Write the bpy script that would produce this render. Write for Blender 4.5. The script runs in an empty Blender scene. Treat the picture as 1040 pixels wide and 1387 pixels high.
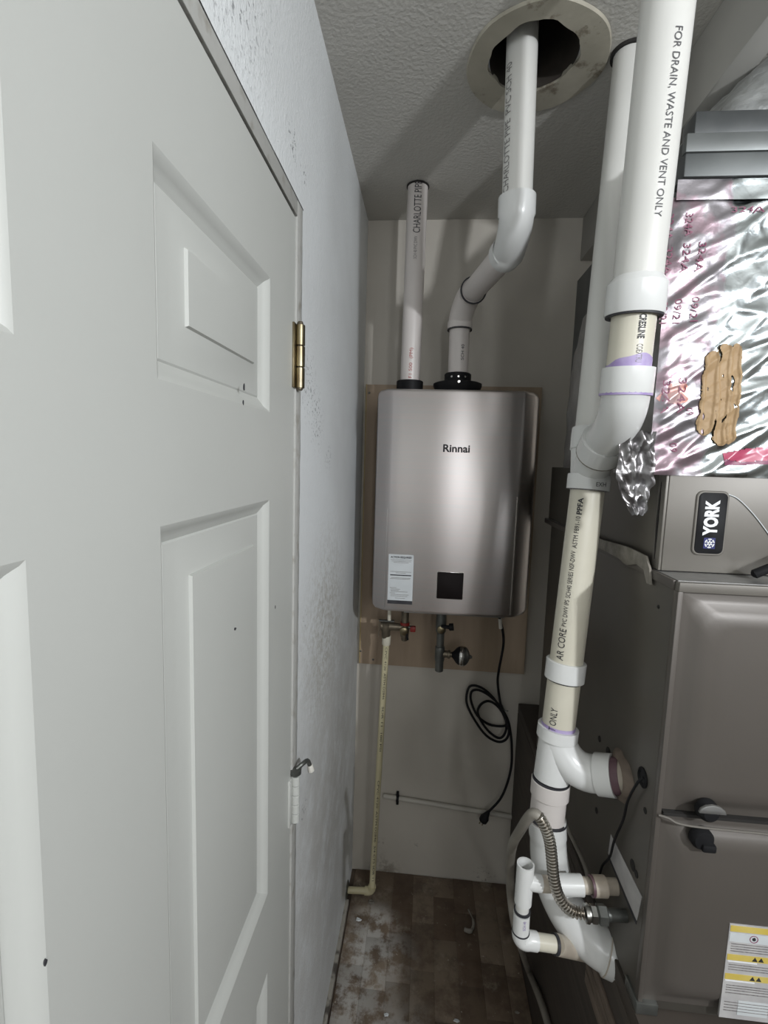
import bpy, bmesh, math, random
from mathutils import Vector, Matrix, noise

random.seed(7)
scene = bpy.context.scene
COL = scene.collection
V = Vector

# ------------------------------------------------------------------ camera
FPX, PITCH, YAW, ROLL, CAMH = 650.43, 0.109112, 0.0862079, 0.030178, 1.605
_r = V((math.cos(YAW), math.sin(YAW), 0)); _f = V((-math.sin(YAW), math.cos(YAW), 0)); _u = V((0, 0, 1))
CF = _f * math.cos(PITCH) - _u * math.sin(PITCH)
_u2 = _u * math.cos(PITCH) + _f * math.sin(PITCH)
CR = _r * math.cos(ROLL) + _u2 * math.sin(ROLL)
CU = _u2 * math.cos(ROLL) - _r * math.sin(ROLL)
cam = bpy.data.cameras.new('camera')
cam.sensor_fit = 'HORIZONTAL'; cam.sensor_width = 36.0
cam.lens = FPX / 1040.0 * 36.0
cam.clip_start = 0.02; cam.clip_end = 60
camo = bpy.data.objects.new('camera', cam); COL.objects.link(camo)
camo.matrix_world = Matrix(((CR.x, CU.x, -CF.x, 0), (CR.y, CU.y, -CF.y, 0), (CR.z, CU.z, -CF.z, CAMH), (0, 0, 0, 1)))
scene.camera = camo

# ------------------------------------------------------------------ light
scene.view_settings.view_transform = 'Standard'
scene.view_settings.look = 'None'
scene.view_settings.gamma = 1.0
scene.view_settings.use_curve_mapping = False
scene.view_settings.exposure = 0.3
world = bpy.data.worlds.new('world'); scene.world = world; world.use_nodes = True
world.node_tree.nodes['Background'].inputs[0].default_value = (0.62, 0.70, 0.80, 1)
world.node_tree.nodes['Background'].inputs[1].default_value = 0.4


def area_light(name, loc, aim, sx, sy, power, color):
    l = bpy.data.lights.new(name, 'AREA'); l.shape = 'RECTANGLE'; l.size = sx; l.size_y = sy
    l.energy = power; l.color = color
    o = bpy.data.objects.new(name, l); COL.objects.link(o)
    o.location = loc
    o.rotation_euler = (V(aim) - V(loc)).to_track_quat('-Z', 'Y').to_euler()
    return o


# lamp of the hall behind the camera, to the right; daylight of the window in the wall behind the camera
area_light('hall_lamp_light', (1.06, -0.60, 2.04), (-0.1, 1.0, 1.6), 0.055, 0.055, 17.0, (0.93, 0.96, 1.0))
area_light('side_fill_light', (2.16, -0.7, 2.02), (-0.2, 0.4, 1.7), 0.9, 0.55, 9.5, (0.92, 0.96, 1.0))  # soft source added at the right to light the door evenly, no window there
area_light('window_light', (0.36, -2.25, 1.98), (0.30, 1.4, 1.75), 0.13, 0.62, 7.5, (0.94, 0.97, 1.0))
area_light('window_light_second', (1.02, -2.25, 1.98), (0.90, 1.4, 1.75), 0.26, 0.62, 7.0, (0.94, 0.97, 1.0))
area_light('hall_ceiling_light', (0.9, -1.3, 2.38), (0.9, -1.3, 0.0), 0.8, 0.8, 5.0, (1.0, 0.97, 0.94))

XL, YB, ZC = -0.232, 1.717, 2.41          # left wall, back wall, ceiling
XR, YF = 2.2, -2.3                        # far right wall, wall behind the camera
XS, YFR = 0.370, 0.715                    # furnace side and furnace front


def ray(x, y):
    return CR * ((x - 520) / FPX) - CU * ((y - 693.5) / FPX) + CF
def P(x, y, Y):
    d = ray(x, y); return V((0, 0, CAMH)) + d * (Y / d.y)
def PX(x, y, X):
    d = ray(x, y); return V((0, 0, CAMH)) + d * (X / d.x)
def PZ(x, y, Z):
    d = ray(x, y); return V((0, 0, CAMH)) + d * ((Z - CAMH) / d.z)


# ------------------------------------------------------------------ materials
MATS = {}
def mat(name, col, rough=0.5, metal=0.0, col2=None, scale=8.0, detail=4.0, lo=0.35, hi=0.65, bump=0.0, bscale=60.0,
        stretch=(1, 1, 1), aniso=0.0, spec=0.5, extra=None):
    m = bpy.data.materials.new(name); m.use_nodes = True
    nt = m.node_tree; N = nt.nodes; L = nt.links
    b = N['Principled BSDF']
    b.inputs['Base Color'].default_value = (*col, 1)
    b.inputs['Roughness'].default_value = rough
    b.inputs['Metallic'].default_value = metal
    b.inputs['Specular IOR Level'].default_value = spec
    tc = N.new('ShaderNodeTexCoord'); mp = N.new('ShaderNodeMapping')
    L.new(tc.outputs['Object'], mp.inputs['Vector']); mp.inputs['Scale'].default_value = stretch
    csock = None
    if col2 is not None:
        nz = N.new('ShaderNodeTexNoise'); nz.inputs['Scale'].default_value = scale; nz.inputs['Detail'].default_value = detail
        L.new(mp.outputs['Vector'], nz.inputs['Vector'])
        cr = N.new('ShaderNodeValToRGB')
        cr.color_ramp.elements[0].position = lo; cr.color_ramp.elements[0].color = (*col, 1)
        cr.color_ramp.elements[1].position = hi; cr.color_ramp.elements[1].color = (*col2, 1)
        L.new(nz.outputs['Fac'], cr.inputs['Fac']); csock = cr.outputs['Color']
    if extra:
        csock = extra(nt, tc, csock, col)
    if csock is not None:
        L.new(csock, b.inputs['Base Color'])
    if bump > 0:
        n2 = N.new('ShaderNodeTexNoise'); n2.inputs['Scale'].default_value = bscale; n2.inputs['Detail'].default_value = 5
        L.new(mp.outputs['Vector'], n2.inputs['Vector'])
        bp = N.new('ShaderNodeBump'); bp.inputs['Strength'].default_value = bump; bp.inputs['Distance'].default_value = 0.004
        L.new(n2.outputs['Fac'], bp.inputs['Height']); L.new(bp.outputs['Normal'], b.inputs['Normal'])
    if aniso > 0:
        b.inputs['Anisotropic'].default_value = aniso
        b.inputs['Anisotropic Rotation'].default_value = 0.25
        tg = N.new('ShaderNodeTangent'); tg.direction_type = 'RADIAL'; tg.axis = 'Z'
        L.new(tg.outputs['Tangent'], b.inputs['Tangent'])
    MATS[name] = m
    return m


def mixcol(nt, fac, a, bcol):
    mx = nt.nodes.new('ShaderNodeMix'); mx.data_type = 'RGBA'
    nt.links.new(fac, mx.inputs[0])
    if isinstance(a, (tuple, list)): mx.inputs[6].default_value = (*a, 1)
    else: nt.links.new(a, mx.inputs[6])
    if isinstance(bcol, (tuple, list)): mx.inputs[7].default_value = (*bcol, 1)
    else: nt.links.new(bcol, mx.inputs[7])
    return mx.outputs[2]
def mnode(nt, op, a, b=None, c=None, clamp=True):
    n = nt.nodes.new('ShaderNodeMath'); n.operation = op; n.use_clamp = clamp
    for i, v in enumerate((a, b, c)):
        if v is None: continue
        if isinstance(v, (int, float)): n.inputs[i].default_value = v
        else: nt.links.new(v, n.inputs[i])
    return n.outputs[0]
def nnoise(nt, tc, scale, detail=4, rough=0.55):
    n = nt.nodes.new('ShaderNodeTexNoise'); n.inputs['Scale'].default_value = scale; n.inputs['Detail'].default_value = detail
    n.inputs['Roughness'].default_value = rough
    nt.links.new(tc.outputs['Object'], n.inputs['Vector']); return n.outputs['Fac']
def ramp01(nt, s, lo, hi):
    n = nt.nodes.new('ShaderNodeMapRange'); n.interpolation_type = 'SMOOTHSTEP'
    n.inputs[1].default_value = lo; n.inputs[2].default_value = hi
    nt.links.new(s, n.inputs[0]); return n.outputs[0]
def blob(nt, tc, centre, rad):
    """1 inside a soft ball around a point of the surface: a stain with its own place"""
    mp = nt.nodes.new('ShaderNodeVectorMath'); mp.operation = 'DISTANCE'
    nt.links.new(tc.outputs['Object'], mp.inputs[0]); mp.inputs[1].default_value = centre
    n = nt.nodes.new('ShaderNodeMapRange'); n.interpolation_type = 'SMOOTHSTEP'
    n.inputs[1].default_value = rad; n.inputs[2].default_value = 0.0
    nt.links.new(mp.outputs['Value'], n.inputs[0]); return n.outputs[0]


def left_wall_extra(nt, tc, cs, col):
    base = mixcol(nt, ramp01(nt, nnoise(nt, tc, 3.0), 0.35, 0.7), (0.77, 0.795, 0.80), (0.71, 0.73, 0.73))  # bluish cast of the daylight put into the wall colour
    # grime patch rubbed into the paint beside the door
    fac = mnode(nt, 'MULTIPLY', blob(nt, tc, (XL, 1.14, 1.18), 0.36), ramp01(nt, nnoise(nt, tc, 75, 8, 0.8), 0.44, 0.58))
    base = mixcol(nt, mnode(nt, 'MULTIPLY', fac, 0.85), base, (0.42, 0.40, 0.345))
    fac = mnode(nt, 'MULTIPLY', blob(nt, tc, (XL, 1.25, 0.65), 0.85), ramp01(nt, nnoise(nt, tc, 12, 8, 0.75), 0.25, 0.60))  # wide noisy patch, greyer over the lower wall
    base = mixcol(nt, mnode(nt, 'MULTIPLY', fac, 0.75), base, (0.47, 0.455, 0.42))
    for c, r in (((XL, 0.93, 1.74), 0.09), ((XL, 1.0, 1.68), 0.09), ((XL, 1.12, 1.60), 0.05), ((XL, 0.80, 2.10), 0.05), ((XL, 0.55, 2.17), 0.2),
                 ((XL, 0.87, 2.09), 0.03), ((XL, 0.93, 0.86), 0.04), ((XL, 0.92, 1.28), 0.03)):
        fac = mnode(nt, 'MULTIPLY', blob(nt, tc, c, r), ramp01(nt, nnoise(nt, tc, 130, 3, 0.6), 0.58, 0.64))
        base = mixcol(nt, mnode(nt, 'MULTIPLY', fac, 0.95), base, (0.10, 0.10, 0.11))
    return base
def back_wall_extra(nt, tc, cs, col):
    base = mixcol(nt, ramp01(nt, nnoise(nt, tc, 2.2), 0.35, 0.7), (0.54, 0.505, 0.445), (0.485, 0.453, 0.397))
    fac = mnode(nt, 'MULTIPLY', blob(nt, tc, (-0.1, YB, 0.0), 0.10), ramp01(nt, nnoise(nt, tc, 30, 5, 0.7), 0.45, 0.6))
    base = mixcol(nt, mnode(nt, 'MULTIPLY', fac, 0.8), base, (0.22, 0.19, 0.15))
    for c, r in (((-0.12, YB, 0.12), 0.03), ((0.02, YB, 0.13), 0.02), ((0.28, YB, 0.02), 0.06)):
        fac = mnode(nt, 'MULTIPLY', blob(nt, tc, c, r), ramp01(nt, nnoise(nt, tc, 60, 4, 0.7), 0.52, 0.62))
        base = mixcol(nt, mnode(nt, 'MULTIPLY', fac, 0.8), base, (0.16, 0.14, 0.12))
    return base
def floor_extra(nt, tc, cs, col):
    oi = nt.nodes.new('ShaderNodeObjectInfo')
    a = mixcol(nt, oi.outputs['Random'], (0.125, 0.086, 0.058), (0.235, 0.185, 0.135))
    fac = ramp01(nt, nnoise(nt, tc, 6.5, 8, 0.7), 0.44, 0.60)
    a = mixcol(nt, mnode(nt, 'MULTIPLY', fac, 0.65), a, (0.075, 0.048, 0.033))
    fac = ramp01(nt, nnoise(nt, tc, 8.3, 8, 0.72), 0.55, 0.68)
    a = mixcol(nt, mnode(nt, 'MULTIPLY', fac, 0.6), a, (0.34, 0.295, 0.235))
    n = nnoise(nt, tc, 17, 6, 0.7)
    for c, r, k in (((-0.13, 1.40, 0), 0.20, 0.9), ((-0.18, 1.25, 0), 0.16, 0.8), ((-0.05, 1.15, 0), 0.20, 0.65), ((-0.12, 1.52, 0), 0.10, 0.7)):
        fac = mnode(nt, 'MULTIPLY', blob(nt, tc, c, r), ramp01(nt, n, 0.40, 0.58))
        a = mixcol(nt, mnode(nt, 'MULTIPLY', fac, k), a, (0.50, 0.49, 0.46))
    fac = ramp01(nt, nnoise(nt, tc, 75, 3, 0.6), 0.68, 0.74)
    a = mixcol(nt, fac, a, (0.42, 0.38, 0.32))
    return a
def ring_extra(nt, tc, cs, col):
    n = nnoise(nt, tc, 14, 6, 0.65)
    base = mixcol(nt, ramp01(nt, nnoise(nt, tc, 6), 0.35, 0.65), (0.47, 0.44, 0.36), (0.36, 0.335, 0.27))
    fac = mnode(nt, 'MULTIPLY', ramp01(nt, n, 0.56, 0.66), 0.75)
    return mixcol(nt, fac, base, (0.13, 0.10, 0.065))
def foil_extra(nt, tc, cs, col):
    sx = nt.nodes.new('ShaderNodeSeparateXYZ'); nt.links.new(tc.outputs['Object'], sx.inputs[0])
    wob = mnode(nt, 'MULTIPLY', nnoise(nt, tc, 9, 3), 0.06, clamp=False)
    x = mnode(nt, 'ADD', sx.outputs[0], wob, clamp=False)
    film = mnode(nt, 'SUBTRACT', 1.0, ramp01(nt, x, 0.452, 0.458))
    b = nt.nodes['Principled BSDF']
    nt.links.new(mnode(nt, 'SUBTRACT', 1.0, mnode(nt, 'MULTIPLY', film, 0.25)), b.inputs['Metallic'])
    nt.links.new(mnode(nt, 'ADD', 0.22, mnode(nt, 'MULTIPLY', film, 0.10)), b.inputs['Roughness'])
    blot = mixcol(nt, ramp01(nt, nnoise(nt, tc, 30, 3), 0.45, 0.6), (0.27, 0.255, 0.27), (0.30, 0.225, 0.255))
    return mixcol(nt, film, (0.47, 0.51, 0.52), blot)


mat('door_paint', (0.535, 0.545, 0.515), 0.42, col2=(0.515, 0.525, 0.495), scale=3, bump=0.03, bscale=180)
mat('jamb_paint', (0.47, 0.47, 0.445), 0.5, col2=(0.30, 0.28, 0.24), scale=35, lo=0.55, hi=0.75, bump=0.2, bscale=90)
mat('left_wall', (0.66, 0.68, 0.74), 0.6, bump=0.4, bscale=170, extra=left_wall_extra)
mat('back_wall', (0.50, 0.48, 0.43), 0.62, bump=0.12, bscale=90, extra=back_wall_extra)
mat('hall_wall', (0.52, 0.49, 0.45), 0.7, col2=(0.48, 0.455, 0.42), scale=2)
mat('ceiling_paint', (0.56, 0.545, 0.505), 0.75, col2=(0.51, 0.495, 0.455), scale=3, bump=0.5, bscale=120)
mat('beam_paint', (0.42, 0.41, 0.38), 0.7, col2=(0.38, 0.37, 0.345), scale=5)
mat('floor_wood', (0.15, 0.11, 0.08), 0.5, bump=0.3, bscale=40, extra=floor_extra)
mat('subfloor', (0.05, 0.035, 0.025), 0.8, col2=(0.09, 0.065, 0.045), scale=12)
mat('grime_strip', (0.32, 0.30, 0.26), 0.7, col2=(0.08, 0.07, 0.06), scale=28, lo=0.45, hi=0.6)
mat('dark_gap', (0.012, 0.011, 0.010), 0.9, col2=(0.02, 0.018, 0.016), scale=20)
mat('ring_plaster', (0.45, 0.42, 0.34), 0.6, bump=0.3, bscale=30, extra=ring_extra)
mat('flue_metal', (0.10, 0.085, 0.07), 0.6, 0.4, col2=(0.04, 0.035, 0.03), scale=10)
mat('steel_front', (0.66, 0.605, 0.59), 0.36, 1.0, col2=(0.63, 0.605, 0.595), scale=4, stretch=(1, 1, 60), aniso=0.92)
mat('steel_side', (0.42, 0.41, 0.40), 0.4, 1.0, col2=(0.38, 0.37, 0.36), scale=4, stretch=(1, 1, 40))
mat('heater_body', (0.30, 0.30, 0.30), 0.45, 0.6, col2=(0.26, 0.26, 0.26), scale=6)
mat('black_plastic', (0.012, 0.012, 0.013), 0.5, col2=(0.018, 0.018, 0.019), scale=30, spec=0.1)
mat('black_glass', (0.012, 0.008, 0.008), 0.5, col2=(0.016, 0.012, 0.012), scale=10, spec=0.12)
mat('ink', (0.02, 0.02, 0.025), 0.6, col2=(0.035, 0.035, 0.04), scale=40)
mat('ink_faded', (0.16, 0.15, 0.15), 0.6, col2=(0.26, 0.25, 0.24), scale=300)
mat('ink_red', (0.36, 0.05, 0.05), 0.6, col2=(0.45, 0.12, 0.10), scale=120)
mat('ink_magenta', (0.20, 0.045, 0.10), 0.5, col2=(0.30, 0.13, 0.18), scale=60)
mat('white_print', (0.82, 0.83, 0.84), 0.5, col2=(0.78, 0.79, 0.80), scale=30)
mat('label_paper', (0.60, 0.63, 0.64), 0.5, col2=(0.56, 0.59, 0.60), scale=25)
mat('label_grey', (0.42, 0.41, 0.41), 0.55, col2=(0.50, 0.49, 0.48), scale=40)
mat('label_yellow', (0.56, 0.42, 0.07), 0.5, col2=(0.62, 0.49, 0.14), scale=20)
mat('pvc_white', (0.66, 0.655, 0.62), 0.3, col2=(0.625, 0.62, 0.585), scale=6)
mat('pvc_fitting', (0.70, 0.705, 0.69), 0.25, col2=(0.66, 0.665, 0.645), scale=8)
mat('pvc_pinkish', (0.66, 0.615, 0.585), 0.38, col2=(0.62, 0.58, 0.55), scale=6)
mat('pvc_cream', (0.63, 0.60, 0.50), 0.33, col2=(0.58, 0.55, 0.45), scale=7)
mat('pvc_beige', (0.50, 0.45, 0.37), 0.45, col2=(0.40, 0.345, 0.28), scale=25)
mat('cpvc_yellow', (0.60, 0.55, 0.36), 0.4, col2=(0.54, 0.49, 0.31), scale=12)
mat('primer_purple', (0.30, 0.22, 0.46), 0.4, col2=(0.42, 0.35, 0.55), scale=40)
mat('primer_dark', (0.09, 0.045, 0.06), 0.5, col2=(0.14, 0.08, 0.09), scale=40)
mat('plywood', (0.36, 0.275, 0.195), 0.65, col2=(0.31, 0.235, 0.165), scale=5, stretch=(6, 1, 0.8), bump=0.1, bscale=60)
mat('plywood_edge', (0.46, 0.36, 0.18), 0.6, col2=(0.36, 0.27, 0.13), scale=20)
mat('furnace_metal', (0.108, 0.096, 0.085), 0.42, 0.2, col2=(0.098, 0.087, 0.076), scale=3, bump=0.02, bscale=200)
mat('furnace_side', (0.112, 0.103, 0.088), 0.42, 0.4, col2=(0.095, 0.087, 0.074), scale=5)
mat('coil_metal', (0.165, 0.153, 0.134), 0.45, 0.2, col2=(0.150, 0.139, 0.122), scale=4)
mat('galvanised', (0.38, 0.38, 0.37), 0.4, 0.8, col2=(0.30, 0.30, 0.295), scale=18)
mat('duct_dark', (0.075, 0.08, 0.082), 0.4, 0.5, col2=(0.11, 0.115, 0.115), scale=14)
mat('duct_grey', (0.13, 0.14, 0.138), 0.42, 0.5, col2=(0.17, 0.18, 0.178), scale=14)
mat('duct_mid', (0.085, 0.092, 0.092), 0.42, 0.5, col2=(0.12, 0.128, 0.127), scale=9)
mat('ink_grey', (0.07, 0.07, 0.075), 0.6, col2=(0.11, 0.11, 0.115), scale=200)
mat('foil', (0.86, 0.90, 0.91), 0.2, 1.0, bump=0.22, bscale=45, extra=foil_extra)
mat('foil_dull', (0.42, 0.41, 0.395), 0.45, 0.5, col2=(0.20, 0.19, 0.18), scale=7, lo=0.4, hi=0.62, bump=0.8, bscale=40)
mat('foil_plain', (0.60, 0.62, 0.62), 0.42, 0.7, col2=(0.34, 0.35, 0.35), scale=22, bump=0.9, bscale=60)
mat('foil_worn', (0.36, 0.355, 0.36), 0.3, 0.9, col2=(0.18, 0.17, 0.17), scale=30, bump=0.3, bscale=50)
mat('mastic', (0.34, 0.225, 0.115), 0.6, col2=(0.38, 0.26, 0.14), scale=22, bump=0.3, bscale=60)
mat('tape_red', (0.42, 0.07, 0.13), 0.3, col2=(0.55, 0.16, 0.23), scale=14)
mat('tape_orange', (0.50, 0.16, 0.10), 0.3, 0.3, col2=(0.42, 0.30, 0.30), scale=30)
mat('brass', (0.27, 0.235, 0.15), 0.35, 1.0, col2=(0.20, 0.16, 0.10), scale=40)
mat('brass_dull', (0.20, 0.17, 0.125), 0.45, 0.7, col2=(0.13, 0.11, 0.08), scale=40)
mat('iron_grey', (0.16, 0.165, 0.155), 0.4, 0.7, col2=(0.12, 0.125, 0.115), scale=30)
mat('chrome', (0.62, 0.61, 0.58), 0.18, 1.0, col2=(0.52, 0.51, 0.48), scale=30)
mat('nut_metal', (0.44, 0.44, 0.42), 0.3, 1.0, col2=(0.34, 0.34, 0.32), scale=30)
mat('flex_metal', (0.55, 0.52, 0.47), 0.28, 1.0, col2=(0.45, 0.42, 0.38), scale=20)
mat('hose_grey', (0.27, 0.25, 0.215), 0.5, 0.1, col2=(0.21, 0.195, 0.165), scale=20)
mat('red_handle', (0.30, 0.028, 0.022), 0.45, col2=(0.24, 0.025, 0.02), scale=30)
mat('rubber_white', (0.70, 0.68, 0.62), 0.5, col2=(0.64, 0.62, 0.56), scale=30)
mat('platform_wood', (0.060, 0.048, 0.038), 0.65, col2=(0.040, 0.032, 0.026), scale=6, stretch=(1, 0.6, 8))
mat('block_wood', (0.18, 0.14, 0.11), 0.7, col2=(0.11, 0.085, 0.065), scale=10, stretch=(1, 1, 5))
mat('conduit_paint', (0.50, 0.475, 0.42), 0.5, col2=(0.44, 0.42, 0.37), scale=12)
mat('badge_blue', (0.02, 0.025, 0.12), 0.4, col2=(0.025, 0.03, 0.14), scale=20)
mat('lint', (0.28, 0.26, 0.225), 0.9, col2=(0.17, 0.155, 0.13), scale=40)


# ------------------------------------------------------------------ mesh helpers
class MB:
    def __init__(s): s.v = []; s.f = []
    def add(s, vs, fs):
        o = len(s.v); s.v += [tuple(v) for v in vs]; s.f += [tuple(i + o for i in f) for f in fs]; return s
    def box(s, x0, x1, y0, y1, z0, z1):
        return s.add([(x0, y0, z0), (x1, y0, z0), (x1, y1, z0), (x0, y1, z0), (x0, y0, z1), (x1, y0, z1), (x1, y1, z1), (x0, y1, z1)],
                     [(0, 3, 2, 1), (4, 5, 6, 7), (0, 1, 5, 4), (1, 2, 6, 5), (2, 3, 7, 6), (3, 0, 4, 7)])
    def tube(s, pts, rad, seg=20, cap=True):
        pts = [V(p) for p in pts]; n = len(pts)
        rads = rad if isinstance(rad, (list, tuple)) else [rad] * n
        tan = []
        for i in range(n):
            a = i
            while a > 0 and (pts[i] - pts[a]).length < 1e-6: a -= 1
            b = i
            while b < n - 1 and (pts[b] - pts[i]).length < 1e-6: b += 1
            t = pts[b] - pts[a]
            if t.length < 1e-9: t = V((0, 0, 1))
            # keep the true incoming / outgoing direction on duplicated points
            tan.append(t.normalized())
        t0 = tan[0]
        up = V((0, 0, 1)) if abs(t0.z) < 0.9 else V((1, 0, 0))
        nn = (up - t0 * up.dot(t0)).normalized()
        vs = []; prev = t0
        for i in range(n):
            t = tan[i]
            ax = prev.cross(t)
            if ax.length > 1e-7:
                nn = Matrix.Rotation(prev.angle(t), 3, ax.normalized()) @ nn
            nn = (nn - t * nn.dot(t)).normalized(); prev = t
            bb = t.cross(nn)
            for k in range(seg):
                a = 2 * math.pi * k / seg
                vs.append(pts[i] + (nn * math.cos(a) + bb * math.sin(a)) * rads[i])
        fs = []
        for i in range(n - 1):
            for k in range(seg):
                k2 = (k + 1) % seg
                fs.append((i * seg + k, i * seg + k2, (i + 1) * seg + k2, (i + 1) * seg + k))
        if cap:
            fs.append(tuple(range(seg - 1, -1, -1))); fs.append(tuple((n - 1) * seg + k for k in range(seg)))
        return s.add(vs, fs)
    def lathe(s, c, axis, prof, seg=28, cap=True):
        """prof: (distance along axis, radius)"""
        axis = V(axis).normalized(); c = V(c)
        up = V((0, 0, 1)) if abs(axis.z) < 0.9 else V((1, 0, 0))
        a1 = (up - axis * up.dot(axis)).normalized(); a2 = axis.cross(a1)
        vs = []; n = len(prof)
        for d, r in prof:
            for k in range(seg):
                a = 2 * math.pi * k / seg
                vs.append(c + axis * d + (a1 * math.cos(a) + a2 * math.sin(a)) * r)
        fs = [(i * seg + k, i * seg + (k + 1) % seg, (i + 1) * seg + (k + 1) % seg, (i + 1) * seg + k) for i in range(n - 1) for k in range(seg)]
        if cap:
            fs.append(tuple(range(seg - 1, -1, -1))); fs.append(tuple((n - 1) * seg + k for k in range(seg)))
        return s.add(vs, fs)
    def prism(s, poly, thick):
        """poly: coplanar points, thick: extrusion vector"""
        n = len(poly); t = V(thick)
        vs = [V(p) for p in poly] + [V(p) + t for p in poly]
        fs = [tuple(range(n - 1, -1, -1)), tuple(range(n, 2 * n))] + [(i, (i + 1) % n, n + (i + 1) % n, n + i) for i in range(n)]
        return s.add(vs, fs)
    def loft(s, fn, rings):
        """rings: lists of 3-D points of equal count, last one capped"""
        n = len(rings[0]); vs = [p for r in rings for p in r]
        fs = [(i * n + k, i * n + (k + 1) % n, (i + 1) * n + (k + 1) % n, (i + 1) * n + k) for i in range(len(rings) - 1) for k in range(n)]
        fs.append(tuple((len(rings) - 1) * n + k for k in range(n)))
        fs.append(tuple(range(n - 1, -1, -1)))
        return s.add(vs, fs)


def rrect(u0, u1, v0, v1, r, seg=5):
    pts = []
    r = max(min(r, (u1 - u0) / 2 - 1e-5, (v1 - v0) / 2 - 1e-5), 1e-5)
    for cx, cy, a0 in ((u1 - r, v1 - r, 0), (u0 + r, v1 - r, 90), (u0 + r, v0 + r, 180), (u1 - r, v0 + r, 270)):
        for k in range(seg + 1):
            a = math.radians(a0 + 90 * k / seg)
            pts.append((cx + r * math.cos(a), cy + r * math.sin(a)))
    return pts


def mesh_of(name, mb, m, smooth=True, angle=35):
    me = bpy.data.meshes.new(name)
    me.from_pydata(mb.v, [], mb.f); me.validate()
    bm = bmesh.new(); bm.from_mesh(me)
    bmesh.ops.recalc_face_normals(bm, faces=bm.faces); bm.to_mesh(me); bm.free()
    if smooth:
        me.shade_smooth(); me.set_sharp_from_angle(angle=math.radians(angle))
    me.materials.append(MATS[m] if isinstance(m, str) else m)
    return me


def attach(o, parent):
    if parent is not None:
        o.parent = parent
        o.matrix_parent_inverse = Matrix.Translation(-world_loc(parent))
def world_loc(o):
    # every parent in this scene carries only a translation
    return o.get('_w') and V(o['_w']) or V(o.location)


def obj(name, mb, m, parent=None, bevel=0, smooth=True, angle=35, label=None):
    me = mesh_of(name, mb, m, smooth, angle)
    if bevel:
        bm = bmesh.new(); bm.from_mesh(me)
        es = [e for e in bm.edges if len(e.link_faces) == 2 and e.calc_face_angle(0) > 0.6]
        bmesh.ops.bevel(bm, geom=es, offset=bevel, segments=2, profile=0.5, affect='EDGES')
        bm.to_mesh(me); bm.free()
        me.shade_smooth(); me.set_sharp_from_angle(angle=math.radians(angle))
    o = bpy.data.objects.new(name, me); COL.objects.link(o)
    if parent is not None:
        o.parent = parent
        # the parent chain holds only translations of Empties; meshes sit at the origin
        root = parent
        while root.parent is not None: root = root.parent
        if parent.parent is None:
            o.matrix_parent_inverse = Matrix.Translation(-V(root.location))
    if label: o['label'] = label
    return o


def thing(name, label, cat, loc, group=None):
    o = bpy.data.objects.new(name, None); COL.objects.link(o)
    o.empty_display_size = 0.05; o.location = loc
    o['label'] = label; o['category'] = cat
    if group: o['group'] = group
    return o
def tag(o, label, cat, group=None):
    o['label'] = label; o['category'] = cat
    if group: o['group'] = group
    return o
def struct(name, mb, m, label, cat, **k):
    o = obj(name, mb, m, **k); o['kind'] = 'structure'; o['label'] = label; o['category'] = cat
    return o


def text_data(body, size, bold=False):
    c = bpy.data.curves.new('txt', 'FONT'); c.body = body; c.size = size; c.resolution_u = 3
    c.align_x = 'CENTER'; c.align_y = 'CENTER'
    if bold: c.offset = size * (0.028 if bold is True else bold)
    o = bpy.data.objects.new('txt', c); COL.objects.link(o)
    dg = bpy.context.evaluated_depsgraph_get(); dg.update()
    me = bpy.data.meshes.new_from_object(o.evaluated_get(dg))
    bpy.data.objects.remove(o); bpy.data.curves.remove(c)
    return me
def text_flat(body, size, c, xd, yd, m, parent, bold=False, fit=None, thick=0.0004, name='lettering'):
    me = text_data(body, size, bold); xd = V(xd).normalized(); yd = V(yd).normalized(); n = xd.cross(yd)
    xs = [v.co.x for v in me.vertices]; k = 1.0
    if fit: k = fit / (max(xs) - min(xs))
    for v in me.vertices: v.co = V(c) + xd * v.co.x * k + yd * v.co.y + n * thick
    return _txt(name, me, m, parent)
def text_pipe(body, size, c, along, face, rad, m, parent, bold=False, fit=None, name='lettering'):
    """print on a pipe: c on its axis, along = reading direction, face = where it looks"""
    me = text_data(body, size, bold)
    bm = bmesh.new(); bm.from_mesh(me); bmesh.ops.triangulate(bm, faces=bm.faces)
    bmesh.ops.subdivide_edges(bm, edges=bm.edges, cuts=1, use_grid_fill=True); bm.to_mesh(me); bm.free()
    d = V(along).normalized(); n = V(face); n = (n - d * n.dot(d)).normalized(); t = n.cross(d)
    xs = [v.co.x for v in me.vertices]; k = 1.0
    if fit: k = fit / (max(xs) - min(xs))
    for v in me.vertices:
        a = v.co.y / rad
        v.co = V(c) + d * v.co.x * k + (n * math.cos(a) + t * math.sin(a)) * (rad + 0.0007)
    return _txt(name, me, m, parent)
def _txt(name, me, m, parent):
    me.materials.clear(); me.materials.append(MATS[m]); me.name = name
    o = bpy.data.objects.new(name, me); COL.objects.link(o)
    o.parent = parent
    root = parent
    while root.parent is not None: root = root.parent
    if parent.parent is None: o.matrix_parent_inverse = Matrix.Translation(-V(root.location))
    return o


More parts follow.
